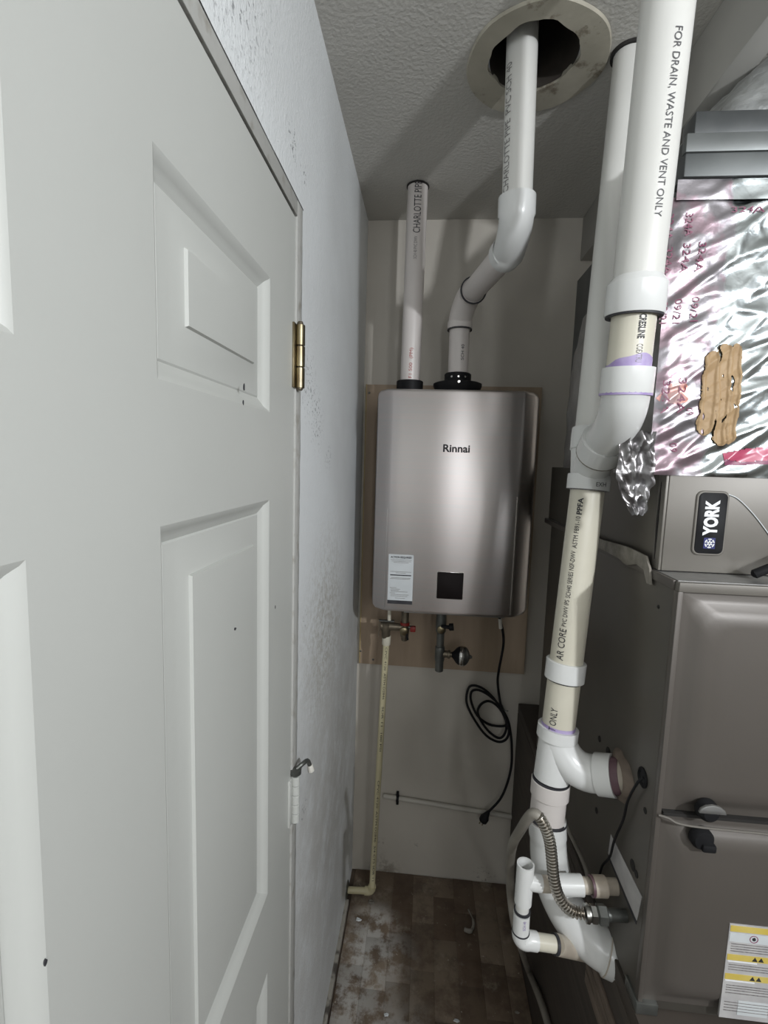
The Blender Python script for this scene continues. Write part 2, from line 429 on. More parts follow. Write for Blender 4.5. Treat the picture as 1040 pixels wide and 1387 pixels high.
def bez(p0, p1, p2, p3, n=14):
    out = []
    for i in range(n + 1):
        t = i / n; s = 1 - t
        out.append(V(p0) * s ** 3 + V(p1) * 3 * s * s * t + V(p2) * 3 * s * t * t + V(p3) * t ** 3)
    return out
def bend(p0, corner, p1, n=12):
    c = V(corner); p0 = V(p0); p1 = V(p1)
    return bez(p0, p0.lerp(c, 0.6), p1.lerp(c, 0.6), p1, n)
def catmull(pts, n=6):
    pts = [V(p) for p in pts]; out = []
    q = [pts[0] * 2 - pts[1]] + pts + [pts[-1] * 2 - pts[-2]]
    for i in range(1, len(q) - 2):
        for k in range(n):
            t = k / n
            a, b, c, d = q[i - 1], q[i], q[i + 1], q[i + 2]
            out.append(0.5 * ((2 * b) + (c - a) * t + (2 * a - 5 * b + 4 * c - d) * t * t + (3 * b - a - 3 * c + d) * t ** 3))
    out.append(pts[-1]); return out
def pipe(name, p0, p1, r, m, parent, seg=28, **k):
    return obj(name, MB().tube([p0, p1], r, seg), m, parent, **k)
def ring(name, c, axis, r, w, m, parent, proud=0.0012):
    return obj(name, MB().lathe(c, axis, [(-w / 2, r - 0.002), (-w / 2, r + proud), (w / 2, r + proud), (w / 2, r - 0.002)], 28, cap=False), m, parent)
def hub(name, c, axis, r, ln, m, parent, rin=None):
    """socket collar with rounded lips"""
    rin = rin or r * 0.85
    return obj(name, MB().lathe(c, axis, [(-ln / 2, rin), (-ln / 2, r - 0.001), (-ln / 2 + 0.001, r), (ln / 2 - 0.001, r), (ln / 2, r - 0.001), (ln / 2, rin)], 32, cap=False), m, parent)


# ================================================================== STRUCTURE
# left wall with the doorway
DY0, DY1, DZ = -0.105, 0.864, 2.03
mb = MB()
mb.box(XL - 0.10, XL, DY1, YB + 0.1, -0.02, ZC + 0.02)
mb.box(XL - 0.10, XL, YF, DY1, DZ, ZC + 0.02)
mb.box(XL - 0.10, XL, YF, DY0, -0.02, DZ)
mb.box(XL - 0.11, XL - 0.10, DY0, DY1, -0.02, DZ)
struct('wall_left', mb, 'left_wall', 'scuffed bluish white textured wall around the white door', 'wall')
struct('wall_back', MB().box(XL - 0.1, XR, YB, YB + 0.1, -0.02, ZC + 0.02), 'back_wall', 'dull beige wall behind the water heater', 'wall')
struct('wall_right', MB().box(XR, XR + 0.1, YF, YB, -0.02, ZC + 0.02), 'hall_wall', 'plain wall on the right of the hall', 'wall')
struct('wall_front', MB().box(XL - 0.1, XR, YF - 0.1, YF, -0.02, ZC + 0.02), 'hall_wall', 'plain wall at the back of the hall', 'wall')

# ceiling with the round flue hole
HC = (0.178, 1.065); HR = 0.087
mb = MB(); n = 48; S = 0.2
circ = [(HC[0] + HR * math.cos(2 * math.pi * k / n), HC[1] + HR * math.sin(2 * math.pi * k / n), ZC) for k in range(n)]
sq = []
for k in range(n):
    a = 2 * math.pi * k / n; m_ = max(abs(math.cos(a)), abs(math.sin(a)))
    sq.append((HC[0] + S * math.cos(a) / m_, HC[1] + S * math.sin(a) / m_, ZC))
mb.add(circ + sq, [(k, (k + 1) % n, n + (k + 1) % n, n + k) for k in range(n)])
for x0, x1, y0, y1 in ((XL, HC[0] - S, YF, YB), (HC[0] + S, XR, YF, YB), (HC[0] - S, HC[0] + S, YF, HC[1] - S), (HC[0] - S, HC[0] + S, HC[1] + S, YB)):
    mb.add([(x0, y0, ZC), (x1, y0, ZC), (x1, y1, ZC), (x0, y1, ZC)], [(0, 1, 2, 3)])
mb.box(XL - 0.1, XR + 0.1, YF - 0.1, YB + 0.1, ZC + 0.5, ZC + 0.52)
struct('ceiling', mb, 'ceiling_paint', 'grey textured ceiling with a round flue hole', 'ceiling', smooth=False)

# floor: slab plus the worn boards in view
fl = struct('floor', MB().box(XL - 0.1, XR, YF, YB + 0.1, -0.05, -0.004), 'subfloor', 'stained dark brown board floor with white paint smears', 'floor')
W = 0.0755; random.seed(11)
k = 0; x = XL + 0.016
while x < 0.36:
    y = 0.55 - random.uniform(0, 0.25)
    x1 = min(x + W, 0.365)
    while y < YB - 0.004:
        y1 = min(y + random.choice((0.16, 0.22, 0.30, 0.24)), YB - 0.003)
        if y1 > 0.6 and y1 - y > 0.02:
            dz = random.uniform(-0.0006, 0.0006)
            b = MB().box(x + 0.0002, x1 - 0.0002, y + 0.0002, y1 - 0.0002, -0.006, dz)
            obj('board', b, 'floor_wood', fl, bevel=0.0002)
        y = y1
    x += W

# strip along the foot of the left wall, beam under the ceiling, door jamb
struct('baseboard_left', MB().box(XL, XL + 0.012, 0.87, 1.56, 0.0, 0.02), 'grime_strip', 'grimy strip at the foot of the left wall', 'baseboard')
struct('trim_1', MB().box(0.476, 0.522, 0.80, YB, 2.275, ZC), 'beam_paint', 'narrow beam under the ceiling right of the white pipes', 'beam', bevel=0.003)
mb = MB()
mb.box(XL - 0.09, XL + 0.0015, DY1 - 0.034, DY1 - 0.002, 0.0, DZ - 0.002)
mb.box(XL - 0.09, XL + 0.0015, DY0 + 0.002, DY1 - 0.034, DZ - 0.028, DZ - 0.002)
mb.box(XL - 0.09, XL + 0.0015, DY0 + 0.002, DY0 + 0.02, 0.0, DZ - 0.028)
struct('trim_2', mb, 'jamb_paint', 'chipped white jamb around the door', 'door jamb', bevel=0.001)

jt = bpy.data.objects['trim_2']
def crack(pts_a, pts_b):
    m = MB(); n = len(pts_a)
    m.add(pts_a + pts_b, [(i, i + 1, n + i + 1, n + i) for i in range(n - 1)])
    obj('crack', m, 'dark_gap', jt)
N_ = 40; pa = []; pb_ = []
for i in range(N_ + 1):
    y = DY0 + 0.02 + (DY1 - DY0 - 0.019) * i / N_
    w = 0.0022 + 0.0022 * max(0, noise.noise(V((y * 14, 1, 0))) + 0.2)
    pa.append((XL + 0.0017, y, DZ - 0.003)); pb_.append((XL + 0.0017, y, DZ - 0.003 + w))
crack(pa, pb_)
pa = []; pb_ = []
for i in range(N_ * 3 + 1):
    z = 0.01 + (DZ - 0.012) * i / (N_ * 3)
    w = max(0.0002, 0.0006 + 0.0030 * (noise.noise(V((3, 1, z * 30))) - 0.05))
    pa.append((XL + 0.0017, DY1 - 0.004, z)); pb_.append((XL + 0.0017, DY1 - 0.004 + w, z))
crack(pa, pb_)

# the six-panel door
LY0, LY1, LZ0, LZ1 = -0.082, 0.826, 0.012, 1.998
XF, XBk = XL - 0.001, XL - 0.036
cols = ((-0.036, 0.258), (0.402, 0.698))
rows = ((1.668, 1.857), (0.890, 1.540), (0.205, 0.745))
ys = sorted([LY0, LY1] + [v for c in cols for v in c]); zs = sorted([LZ0, LZ1] + [v for r in rows for v in r])
mb = MB()
for i in range(len(ys) - 1):
    for j in range(len(zs) - 1):
        if (ys[i], ys[i + 1]) in cols and (zs[j], zs[j + 1]) in rows: continue
        mb.add([(XF, ys[i], zs[j]), (XF, ys[i + 1], zs[j]), (XF, ys[i + 1], zs[j + 1]), (XF, ys[i], zs[j + 1])], [(0, 1, 2, 3)])
for a, b in (((LY0, LZ0), (LY1, LZ0)), ((LY1, LZ0), (LY1, LZ1)), ((LY1, LZ1), (LY0, LZ1)), ((LY0, LZ1), (LY0, LZ0))):
    mb.add([(XF, *a), (XF, *b), (XBk, *b), (XBk, *a)], [(0, 1, 2, 3)])
mb.add([(XBk, LY0, LZ0), (XBk, LY1, LZ0), (XBk, LY1, LZ1), (XBk, LY0, LZ1)], [(0, 1, 2, 3)])
door = struct('door_1', mb, 'door_paint', 'white six-panel door with a brass top hinge', 'door', smooth=False)
for c in cols:
    for r in rows:
        rings = []
        for ins, dep in ((0.0, 0.0), (0.003, -0.0012), (0.008, -0.0065), (0.014, -0.0095), (0.019, -0.0125), (0.021, -0.0110), (0.026, -0.0105), (0.058, -0.0045), (0.0595, -0.0012), (0.064, -0.0008)):
            rings.append([(XF + dep, y, z) for y, z in ((c[0] + ins, r[0] + ins), (c[1] - ins, r[0] + ins), (c[1] - ins, r[1] - ins), (c[0] + ins, r[1] - ins))])
        b = MB(); nn = 4
        vs = [p for q in rings for p in q]
        fs = [(i * nn + k, i * nn + (k + 1) % nn, (i + 1) * nn + (k + 1) % nn, (i + 1) * nn + k) for i in range(len(rings) - 1) for k in range(nn)]
        fs.append(tuple((len(rings) - 1) * nn + k for k in range(nn)))
        b.add(vs, fs); obj('door_panel', b, 'door_paint', door, angle=25)
# scuff marks on the door, hinge plates
for px, py, w, h in ((331, 525, 2.0, 6), (319, 852, 3.0, 2.0), (330, 545, 1.5, 4), (373, 822, 1.5, 4), (62, 1303, 1.5, 3)):
    c = PX(px, py, XF + 0.0005); s = -c.y / 650 * 1.0
    sy = 0.0009 * w; sz = 0.0009 * h
    m_ = MB(); poly = [(XF + 0.0006, c.y + sy * math.cos(a) * random.uniform(0.5, 1.2), c.z + sz * math.sin(a) * random.uniform(0.6, 1.2)) for a in [2 * math.pi * i / 9 for i in range(9)]]
    m_.prism(poly, (-0.0012, 0, 0)); obj('scuff_mark', m_, 'ink', door)
def hinge(z0, z1, m, dark, lab):
    hy = LY1 + 0.006; hx = XL + 0.0075
    kn = MB(); nseg = 3 if m == 'brass' else 5; L = (z1 - z0) / nseg
    for i in range(nseg):
        kn.lathe((hx, hy, z0 + i * L + 0.0006), (0, 0, 1), [(0, 0.0072), (0.0007, 0.0082), (L - 0.0019, 0.0082), (L - 0.0012, 0.0072)], 18)
    h = obj('hinge', kn, m, door, label=lab)
    obj('hinge_leaf', MB().box(XL - 0.003, XL + 0.0022, hy - 0.019, hy - 0.004, z0, z1), m, h, bevel=0.0006)
    obj('hinge_leaf', MB().box(XL - 0.003, XL + 0.0026, hy + 0.004, hy + 0.012, z0, z1), m, h, bevel=0.0006)
    obj('hinge_pin', MB().lathe((hx, hy, z0 - 0.003), (0, 0, 1), [(0, 0.004), (0.002, 0.0055), (z1 - z0 + 0.004, 0.0055), (z1 - z0 + 0.008, 0.004)], 14), dark, h)
    return h
hinge(1.722, 1.829, 'brass', 'brass_dull', 'aged brass top hinge')
h2 = hinge(0.912, 1.006, 'door_paint', 'iron_grey', 'white painted lower hinge')
hy = LY1 + 0.006; hx = XL + 0.0075
obj('stop_ring', MB().lathe((hx, hy, 1.010), (0, 0, 1), [(0, 0.0105), (0.007, 0.0105), (0.008, 0.007)], 18), 'iron_grey', h2)
obj('stop_arm', MB().tube(catmull([(hx, hy + 0.004, 1.016), (hx + 0.010, hy + 0.012, 1.022), (hx + 0.016, hy + 0.026, 1.020), (hx + 0.020, hy + 0.030, 1.008)], 4), 0.0042, 10), 'iron_grey', h2)
obj('stop_bumper', MB().tube([(hx + 0.020, hy + 0.030, 1.009), (hx + 0.0225, hy + 0.032, 0.9955)], [0.0052, 0.0068], 14), 'rubber_white', h2, bevel=0.001)

# platform under the furnace
pf = thing('furnace_platform', 'dark wooden platform under the furnace', 'platform', (0.7, 1.1, 0))
mb = MB().box(0.366, 0.95, 0.60, YB - 0.01, 0.0, 0.70)
obj('platform_side', mb, 'platform_wood', pf, bevel=0.002)
obj('platform_deck', MB().box(0.366, 0.96, 0.585, YB - 0.01, 0.702, 0.735), 'platform_wood', pf, bevel=0.002)
for py0, py1 in ((1346, 1362), (1364, 1387), (1389, 1412)):
    a = PX(800, py0, 0.365); b_ = PX(842, py1, 0.365)
    obj('edge_block', MB().box(0.360, 0.3665, 0.765, 0.905, PX(820, py1, 0.365).z, PX(820, py0, 0.365).z), 'block_wood', pf, bevel=0.002)

# ================================================================== CEILING PLATE
cp = thing('ceiling_plate', 'stained beige round plate around the ceiling flue hole', 'vent plate', (0.186, 1.08, ZC - 0.012))
mb = MB(); n = 64; top = []; rings = [[], [], [], []]
for k in range(n):
    a = 2 * math.pi * k / n
    wob = 1 + 0.012 * math.sin(3 * a + 1) + 0.008 * math.sin(7 * a)
    wi = 1 + 0.03 * math.sin(4 * a + 2) + 0.02 * math.sin(9 * a + 1) + random.uniform(-0.008, 0.008)
    ro = 0.139 * wob; ri = 0.086 * wi
    for q, (cx, cy, r, z) in enumerate(((0.186, 1.08, ro, ZC - 0.0005), (0.186, 1.08, ro - 0.002, ZC - 0.006), (0.178, 1.066, ri, ZC - 0.007), (0.178, 1.066, ri + 0.002, ZC + 0.004))):
        rings[q].append((cx + r * math.cos(a), cy + r * math.sin(a), z))
vs = [p for r in rings for p in r]
mb.add(vs, [(i * n + k, i * n + (k + 1) % n, (i + 1) * n + (k + 1) % n, (i + 1) * n + k) for i in range(3) for k in range(n)])
obj('plate', mb, 'ring_plaster', cp)
obj('flue_sleeve', MB().lathe((HC[0], HC[1], ZC - 0.002), (0, 0, 1), [(0, HR - 0.001), (0.48, HR - 0.001)], 40, cap=False), 'flue_metal', cp)

# ================================================================== WATER HEATER
bb = thing('backing_board', 'brown plywood board on the wall behind the water heater', 'board', (0.07, 1.706, 0.852))
obj('sheet', MB().box(-0.222, 0.376, 1.694, 1.716, 0.852, 1.862), 'plywood', bb)
obj('edge_strip', MB().box(-0.2225, -0.2185, 1.6925, 1.7165, 0.853, 1.863), 'plywood_edge', bb, bevel=0.001)
for px, py in ((500, 532), (488, 882), (505, 900)):
    c = P(px, py, 1.692)
    obj('screw', MB().lathe((c.x, 1.6945, max(c.z, 0.87)), (0, -1, 0), [(0, 0.004), (0.0015, 0.004), (0.003, 0.002)], 10), 'iron_grey', bb)

HX0, HX1, HZ0, HZ1, HYF = -0.153, 0.319, 1.148, 1.809, 1.408
wh = thing('water_heater', 'silver wall-mounted tankless water heater', 'water heater', (0.083, 1.55, HZ0))
# front cover: flat middle, folded side facets, rounded corners
prof = [(HX0, 1.470), (HX0, 1.438), (HX0 + 0.003, 1.430), (HX0 + 0.010, 1.425), (HX0 + 0.030, 1.4155), (HX0 + 0.040, 1.4105), (HX0 + 0.050, 1.4085)]
for i in range(1, 12):
    t = i / 12; prof.append((HX0 + 0.050 + t * (HX1 - 0.058 - HX0 - 0.050), 1.4085 - 0.004 * math.sin(math.pi * t)))
prof += [(HX1 - 0.058, 1.4085), (HX1 - 0.052, 1.4098), (HX1 - 0.046, 1.414), (HX1 - 0.020, 1.436), (HX1 - 0.008, 1.446), (HX1 - 0.002, 1.453), (HX1, 1.462), (HX1, 1.478)]
def zlim(x, lo):
    r = 0.022
    dx = min(x - HX0, HX1 - x)
    c = 0 if dx >= r else r - math.sqrt(max(0, r * r - (r - dx) ** 2))
    return (HZ0 + c) if lo else (HZ1 - c)
mb = MB(); vs = []; n = len(prof); zsn = 7
for x, y in prof:
    a, b_ = zlim(x, True), zlim(x, False)
    rowz = [(0.0, 0.012), (0.004, 0.004), (0.010, 0.0)]
    vs.append((x, y + 0.010 if y < 1.47 else y, a)); vs.append((x, y + 0.003, a + 0.004)); vs.append((x, y, a + 0.010))
    vs.append((x, y, b_ - 0.010)); vs.append((x, y + 0.003, b_ - 0.004)); vs.append((x, y + 0.010 if y < 1.47 else y, b_))
m_ = 6
fs = [(i * m_ + k, (i + 1) * m_ + k, (i + 1) * m_ + k + 1, i * m_ + k + 1) for i in range(n - 1) for k in range(m_ - 1)]
mb.add(vs, fs)
# top and bottom returns of the cover
for k, lo in ((0, True), (5, False)):
    tv = [vs[i * m_ + k] for i in range(n)]; bv = [(p[0], 1.478, p[2]) for p in tv]
    mb.add(tv + bv, [(i, i + 1, n + i + 1, n + i) for i in range(n - 1)])
front = obj('front_cover', mb, 'steel_front', wh, angle=28)
obj('casing', MB().box(HX0 + 0.006, HX1 - 0.004, 1.474, 1.690, HZ0 + 0.006, HZ1 - 0.004), 'heater_body', wh, bevel=0.004)
obj('bottom_rail', MB().box(HX0 + 0.10, HX1 - 0.07, 1.425, 1.440, HZ0 - 0.006, HZ0 + 0.004), 'steel_side', wh, bevel=0.001)
sx = HX0 + 0.0405
obj('cover_seam', MB().box(sx, sx + 0.0014, 1.4085, 1.4125, HZ0 + 0.012, HZ1 - 0.35), 'steel_side', front)
sx = HX1 - 0.0565
obj('edge_strip', MB().box(sx - 0.0009, sx + 0.0009, 1.4068, 1.4125, HZ0 + 0.012, HZ1 - 0.30), 'chrome', front)  # bright line added to draw the highlight along the cover's right fold
text_flat('Rinnai', 0.030, P(618, 608, 1.4045), (1, 0, 0), (0, 0, 1), 'ink', front, bold=True, fit=0.0765, thick=0.0006)
# control window
a, b_ = P(591, 810, 1.4045), P(627.5, 776, 1.4045)
obj('control_window', MB().loft(None, [[(u, 1.412 - d, w) for u, w in rrect(a.x + i, b_.x - i, a.z + i, b_.z - i, 0.003)] for i, d in ((0, 0), (0, 0.0098), (0.0008, 0.0105))]), 'black_glass', front)
obj('window_bezel', MB().loft(None, [[(u, 1.412 - d, w) for u, w in rrect(a.x - 0.0012 + i, b_.x + 0.0012 - i, a.z - 0.0012 + i, b_.z + 0.0012 - i, 0.0036)] for i, d in ((0, 0), (0, 0.0085), (0.0006, 0.009))]), 'chrome', front)
# notice sticker (codes left out)
a, b_ = P(524.5, 817, 1.4065), P(560.5, 752, 1.4065)
st = obj('notice_sticker', MB().box(a.x, b_.x, 1.4052, 1.4095, a.z, b_.z), 'label_paper', wh, label='white notice sticker with a black footer bar')
w = b_.x - a.x; hgt = b_.z - a.z; cx = (a.x + b_.x) / 2
obj('footer_bar', MB().box(a.x, b_.x, 1.4046, 1.4053, a.z, a.z + 0.072 * hgt), 'ink', st)
text_flat('ACTION REQUIRED', 0.0085, (cx, 1.4051, b_.z - 0.055 * hgt), (1, 0, 0), (0, 0, 1), 'ink', st, bold=True, fit=w * 0.84)
for fz, l, r_ in ((0.105, .08, .92), (0.135, .12, .90), (0.16, .2, .8), (0.345, .08, .92), (0.37, .3, .7), (0.47, .12, .9), (0.49, .08, .88), (0.67, .08, .35), (0.70, .12, .5), (0.725, .12, .45), (0.75, .12, .8), (0.78, .08, .3), (0.81, .12, .85), (0.84, .12, .8), (0.88, .3, .7)):
    z = b_.z - fz * hgt
    obj('print_line', MB().box(a.x + l * w, a.x + r_ * w, 1.4048, 1.4053, z - 0.0005, z + 0.0006), 'ink_faded', st)
z = b_.z - 0.415 * hgt
obj('print_line', MB().box(a.x + .08 * w, a.x + .92 * w, 1.4048, 1.4053, z - 0.0015, z + 0.0016), 'ink', st)
# vent collars on the top
IY = 1.522
ip0 = P(555, 519, IY); ip0.z = HZ1; ip1 = PZ(566, 252, ZC)
ip_dir = (ip1 - ip0).normalized()
EY = 1.505
ep0 = P(619.5, 519, EY); ep0.z = HZ1
ICT = P(551, 513.5, IY - 0.04).z - HZ1 + 0.004
ECF = P(619, 514, EY - 0.07).z - HZ1 + 0.004
ECT = P(619, 503, EY - 0.04).z - HZ1 + 0.004
obj('intake_collar', MB().lathe((ip0.x, ip0.y, HZ1 - 0.004), (0, 0, 1), [(0, 0.041), (ICT - 0.002, 0.041), (ICT, 0.039), (ICT, 0.030)], 36), 'black_plastic', wh)
ec = obj('exhaust_collar', MB().lathe((ep0.x, ep0.y, HZ1 - 0.004), (0, 0, 1), [(0, 0.060), (ECF - 0.022, 0.068), (ECF - 0.010, 0.073), (ECF - 0.003, 0.073), (ECF, 0.066), (ECF + 0.001, 0.040), (ECT - 0.003, 0.040), (ECT, 0.037), (ECT, 0.030)], 40), 'black_plastic', wh)
for i in (-1, 0, 1):
    a = -math.pi / 2 + i * 0.5
    obj('collar_screw', MB().lathe((ep0.x + 0.039 * math.cos(a), ep0.y + 0.039 * math.sin(a), HZ1 - 0.004 + (ECF + ECT) / 2), (math.cos(a), math.sin(a), 0), [(0, 0.003), (0.003, 0.003)], 10), 'chrome', ec)
obj('collar_screw', MB().lathe((ep0.x, ep0.y - 0.071, HZ1 - 0.004 + ECF - 0.006), (0, -1, 0), [(0, 0.0042), (0.0035, 0.0038)], 12), 'chrome', ec)
c = P(677, 524, 1.50)
obj('top_grommet', MB().lathe((c.x, 1.47, HZ1 - 0.005), (0, 0, 1), [(0, 0.010), (0.009, 0.010), (0.011, 0.007)], 16), 'black_plastic', wh)

# intake pipe
R2 = 0.0302
ipt = thing('intake_pipe', 'straight pinkish white plastic pipe rising from the water heater to the ceiling', 'pipe', (ip0.x, ip0.y, HZ1 + 0.018))
pb = ip0 + ip_dir * (ICT - 0.006)
ipt.location = pb
pipe('pipe_body', pb, ip1 - ip_dir * 0.002, R2, 'pvc_pinkish', ipt)
ring('ceiling_gap', ip1 - ip_dir * 0.003, ip_dir, R2, 0.004, 'dark_gap', ipt, 0.003)
def on_pipe(p0, p1, py):
    """axis point whose image row is py"""
    lo, hi = 0.0, 1.0
    def row(t):
        d = p0.lerp(p1, t) - V((0, 0, CAMH)); return 693.5 - FPX * d.dot(CU) / d.dot(CF)
    s = row(1) > row(0)
    for _ in range(40):
        m = (lo + hi) / 2
        if (row(m) < py) == s: lo = m
        else: hi = m
    return p0.lerp(p1, (lo + hi) / 2)
a, b_ = on_pipe(pb, ip1, 252), on_pipe(pb, ip1, 322)
text_pipe('CHARLOTTE PIPE', 0.030, (a + b_) / 2, ip_dir, (0.12, -1, 0), R2, 'ink', ipt, fit=(b_ - a).length * 0.98)
a, b_ = on_pipe(pb, ip1, 326), on_pipe(pb, ip1, 356)
text_pipe('SCH 40 PVC DWV', 0.014, (a + b_) / 2, ip_dir, (0.05, -1, 0), R2, 'ink_faded', ipt, fit=(b_ - a).length)
a, b_ = on_pipe(pb, ip1, 474), on_pipe(pb, ip1, 488)
text_pipe('(PM)', 0.014, (a + b_) / 2, ip_dir, (0.05, -1, 0), R2, 'ink_red', ipt, fit=(b_ - a).length)
a, b_ = on_pipe(pb, ip1, 494), on_pipe(pb, ip1, 514)
text_pipe('F1 500', 0.014, (a + b_) / 2, ip_dir, (0.05, -1, 0), R2, 'ink_red', ipt, fit=(b_ - a).length)

# exhaust pipe with two bends
RE = 0.0302
e0 = V((ep0.x, ep0.y, HZ1 - 0.006 + ECT))
e1 = P(622.5, 446, 1.505)
e2 = P(627, 412, 1.470)
e3 = P(637, 398, 1.440)
e4 = P(684, 345, 1.165)
e5 = P(697, 318, 1.085)
e6 = P(700, 276, 1.062)
e7 = PZ(713, 30, ZC); e7 = V((e7.x, 1.050, ZC + 0.12))
ept = thing('exhaust_pipe', 'bent white plastic pipe from the water heater into the ceiling hole', 'pipe', e0)
pipe('lower_pipe', e0, e1, RE, 'pvc_pinkish', ept)
d43 = (e4 - e3).normalized(); up1 = (e1 - e0).normalized()
lo_el = [e1 - up1 * 0.002, e1 + up1 * 0.02] + bend(e1 + up1 * 0.022, e2 + V((0, 0.01, 0.004)), e3 + d43 * 0.004) + [e3 + d43 * 0.030]
obj('lower_elbow', MB().tube(lo_el, [0.0365, 0.0365] + [0.0345] * 13 + [0.0365], 32), 'pvc_pinkish', ept)
ring('joint_ring', e1 - up1 * 0.002, up1, 0.0352, 0.004, 'ink', ept, 0.0015)
ring('joint_ring', e3 + d43 * 0.031, d43, 0.0355, 0.0045, 'ink', ept, 0.0018)
pipe('slanted_pipe', e3 + d43 * 0.01, e4, RE, 'pvc_pinkish', ept)
up2 = (e7 - e6).normalized()
ue = [e4 - d43 * 0.004, e4 + d43 * 0.024] + bend(e4 + d43 * 0.026, e5, e6 - up2 * 0.026) + [e6 - up2 * 0.024, e6 + up2 * 0.012]
obj('upper_elbow', MB().tube(ue, [0.0375, 0.0375] + [0.0350] * 13 + [0.0375, 0.0375], 32), 'pvc_fitting', ept)
pipe('upper_pipe', e6, e7, RE, 'pvc_white', ept)
text_pipe('ASTM D2665 PVC', 0.013, e3.lerp(e4, 0.45), d43, (0.75, -0.5, -0.45), RE, 'ink_faded', ept, fit=0.17)
a, b_ = on_pipe(e6, e7, 270), on_pipe(e6, e7, 88)
text_pipe('CHARLOTTE PIPE  PVC SCH 40', 0.022, (a + b_) / 2, up2, (-0.93, -0.60, 0), RE, 'ink_faded', ept, fit=(b_ - a).length * 0.95)
text_pipe('SCH 40', 0.013, e0.lerp(e1, 0.45), up1, (0.35, -1, 0), RE, 'ink', ept, fit=0.045)

# ================================================================== FURNACE
FX1, FZ0, FZ1, FYB = 0.905, 0.752, 1.440, 1.437
fu = thing('furnace', 'brown-grey metal furnace cabinet on the right', 'furnace', (0.64, 1.08, 0.735))
cab = obj('cabinet', MB().box(XS, FX1, YFR + 0.006, FYB, FZ0 - 0.014, FZ1), 'furnace_side', fu, bevel=0.002)
obj('top_lip', MB().box(XS - 0.0005, FX1, YFR - 0.002, YFR + 0.010, FZ1 - 0.013, FZ1 + 0.001), 'coil_metal', fu, bevel=0.001)
obj('side_lip', MB().box(XS - 0.003, XS + 0.004, YFR + 0.012, FYB + 0.07, FZ1 - 0.013, FZ1 + 0.001), 'furnace_metal', fu, bevel=0.001)
obj('top_sheet', MB().box(XS + 0.002, FX1, YFR + 0.008, FYB + 0.07, FZ1 - 0.001, FZ1 + 0.002), 'galvanised', fu)
def fdoor(name, z0, z1):
    r = []
    for ins, dep, rad in ((0, -0.012, 0.002), (0, 0.0, 0.002), (0.009, 0.001, 0.012), (0.015, 0.003, 0.022), (0.023, 0.009, 0.026), (0.033, 0.0135, 0.030), (0.045, 0.015, 0.032)):
        r.append([(u, YFR + 0.004 - dep, w) for u, w in rrect(XS + 0.006 + ins, FX1 - 0.006 - ins, z0 + ins, z1 - ins, rad)])
    return obj(name, MB().loft(None, r), 'furnace_metal', fu, angle=50)
ud = fdoor('upper_door', 1.086, FZ1 - 0.014)
ld = fdoor('lower_door', FZ0 + 0.004, 1.080)
obj('corner_post', MB().box(XS - 0.001, XS + 0.0065, YFR - 0.001, YFR + 0.012, FZ0 - 0.012, FZ1 - 0.013), 'furnace_metal', fu, bevel=0.001)
obj('door_gap', MB().box(XS + 0.008, FX1 - 0.01, YFR - 0.004, YFR + 0.008, 1.0805, 1.0855), 'dark_gap', fu)
obj('bottom_foot', MB().box(XS - 0.004, XS + 0.03, YFR - 0.004, YFR + 0.04, FZ0 - 0.016, FZ0 + 0.004), 'iron_grey', fu, bevel=0.002)
lip = catmull([P(892, 1104, 0.708), P(905, 1108, 0.704), P(918, 1115, 0.700), P(945, 1120, 0.698), P(1000, 1126, 0.698), P(1040, 1130, 0.698), P(1200, 1150, 0.698)], 5)
obj('door_lip', MB().tube(lip, 0.0018, 8), 'coil_metal', ld)
c = P(960, 1100, 0.695); c.y = 0.704
kn = obj('door_knob', MB().lathe(c, (0, -1, 0), [(0, 0.016), (0.006, 0.016), (0.012, 0.014), (0.016, 0.010), (0.017, 0.004)], 24), 'black_plastic', ud)
obj('knob_plate', MB().prism([(c.x + 0.019 * math.cos(t), c.y - 0.014, c.z + 0.004 + 0.013 * math.sin(t)) for t in [math.radians(v) for v in (0, 30, 60, 90, 120, 150, 180)]], (0, -0.005, 0)), 'galvanised', kn, bevel=0.001)
c = P(952, 1138, 0.695); c.y = 0.704
kn = obj('door_knob', MB().lathe(c, (0, -1, 0), [(0, 0.0165), (0.008, 0.0165), (0.013, 0.013), (0.014, 0.006)], 24), 'black_plastic', ld)
obj('knob_grip', MB().box(c.x - 0.004, c.x + 0.016, c.y - 0.018, c.y - 0.008, c.z - 0.014, c.z - 0.002), 'black_plastic', kn, bevel=0.003)
# warning sticker on the lower door
YS = YFR + 0.004 - 0.015
a = P(988, 1250, YS); z0 = P(980, 1377, YS).z; x0 = a.x; x1 = x0 + 0.125; z1 = a.z
st = obj('warning_sticker', MB().box(x0, x1, YS - 0.0012, YS + 0.002, z0, z1), 'label_grey', ld, label='white warning sticker with yellow stripes')
hh = z1 - z0
def strip(fz0, fz1, m, fx0=0.01, fx1=0.99, nm='stripe', dy=0.0006):
    return obj(nm, MB().box(x0 + fx0 * (x1 - x0), x0 + fx1 * (x1 - x0), YS - 0.0012 - dy, YS - 0.0011, z1 - fz1 * hh, z1 - fz0 * hh), m, st)
strip(0.015, 0.075, 'label_yellow'); strip(0.315, 0.375, 'label_yellow'); strip(0.52, 0.58, 'label_yellow')
strip(0.09, 0.18, 'label_paper'); strip(0.382, 0.394, 'white_print', 0.02, 0.36); strip(0.588, 0.60, 'white_print', 0.02, 0.36)
strip(0.80, 0.95, 'label_paper', 0.2, 0.55)
for fz in (0.20, 0.225, 0.25, 0.275, 0.42, 0.445, 0.47, 0.64, 0.665, 0.69, 0.72, 0.82, 0.85, 0.88, 0.91):
    strip(fz, fz + 0.006, 'ink_faded', 0.04, random.uniform(0.6, 0.95), 'print_line', 0.0008)
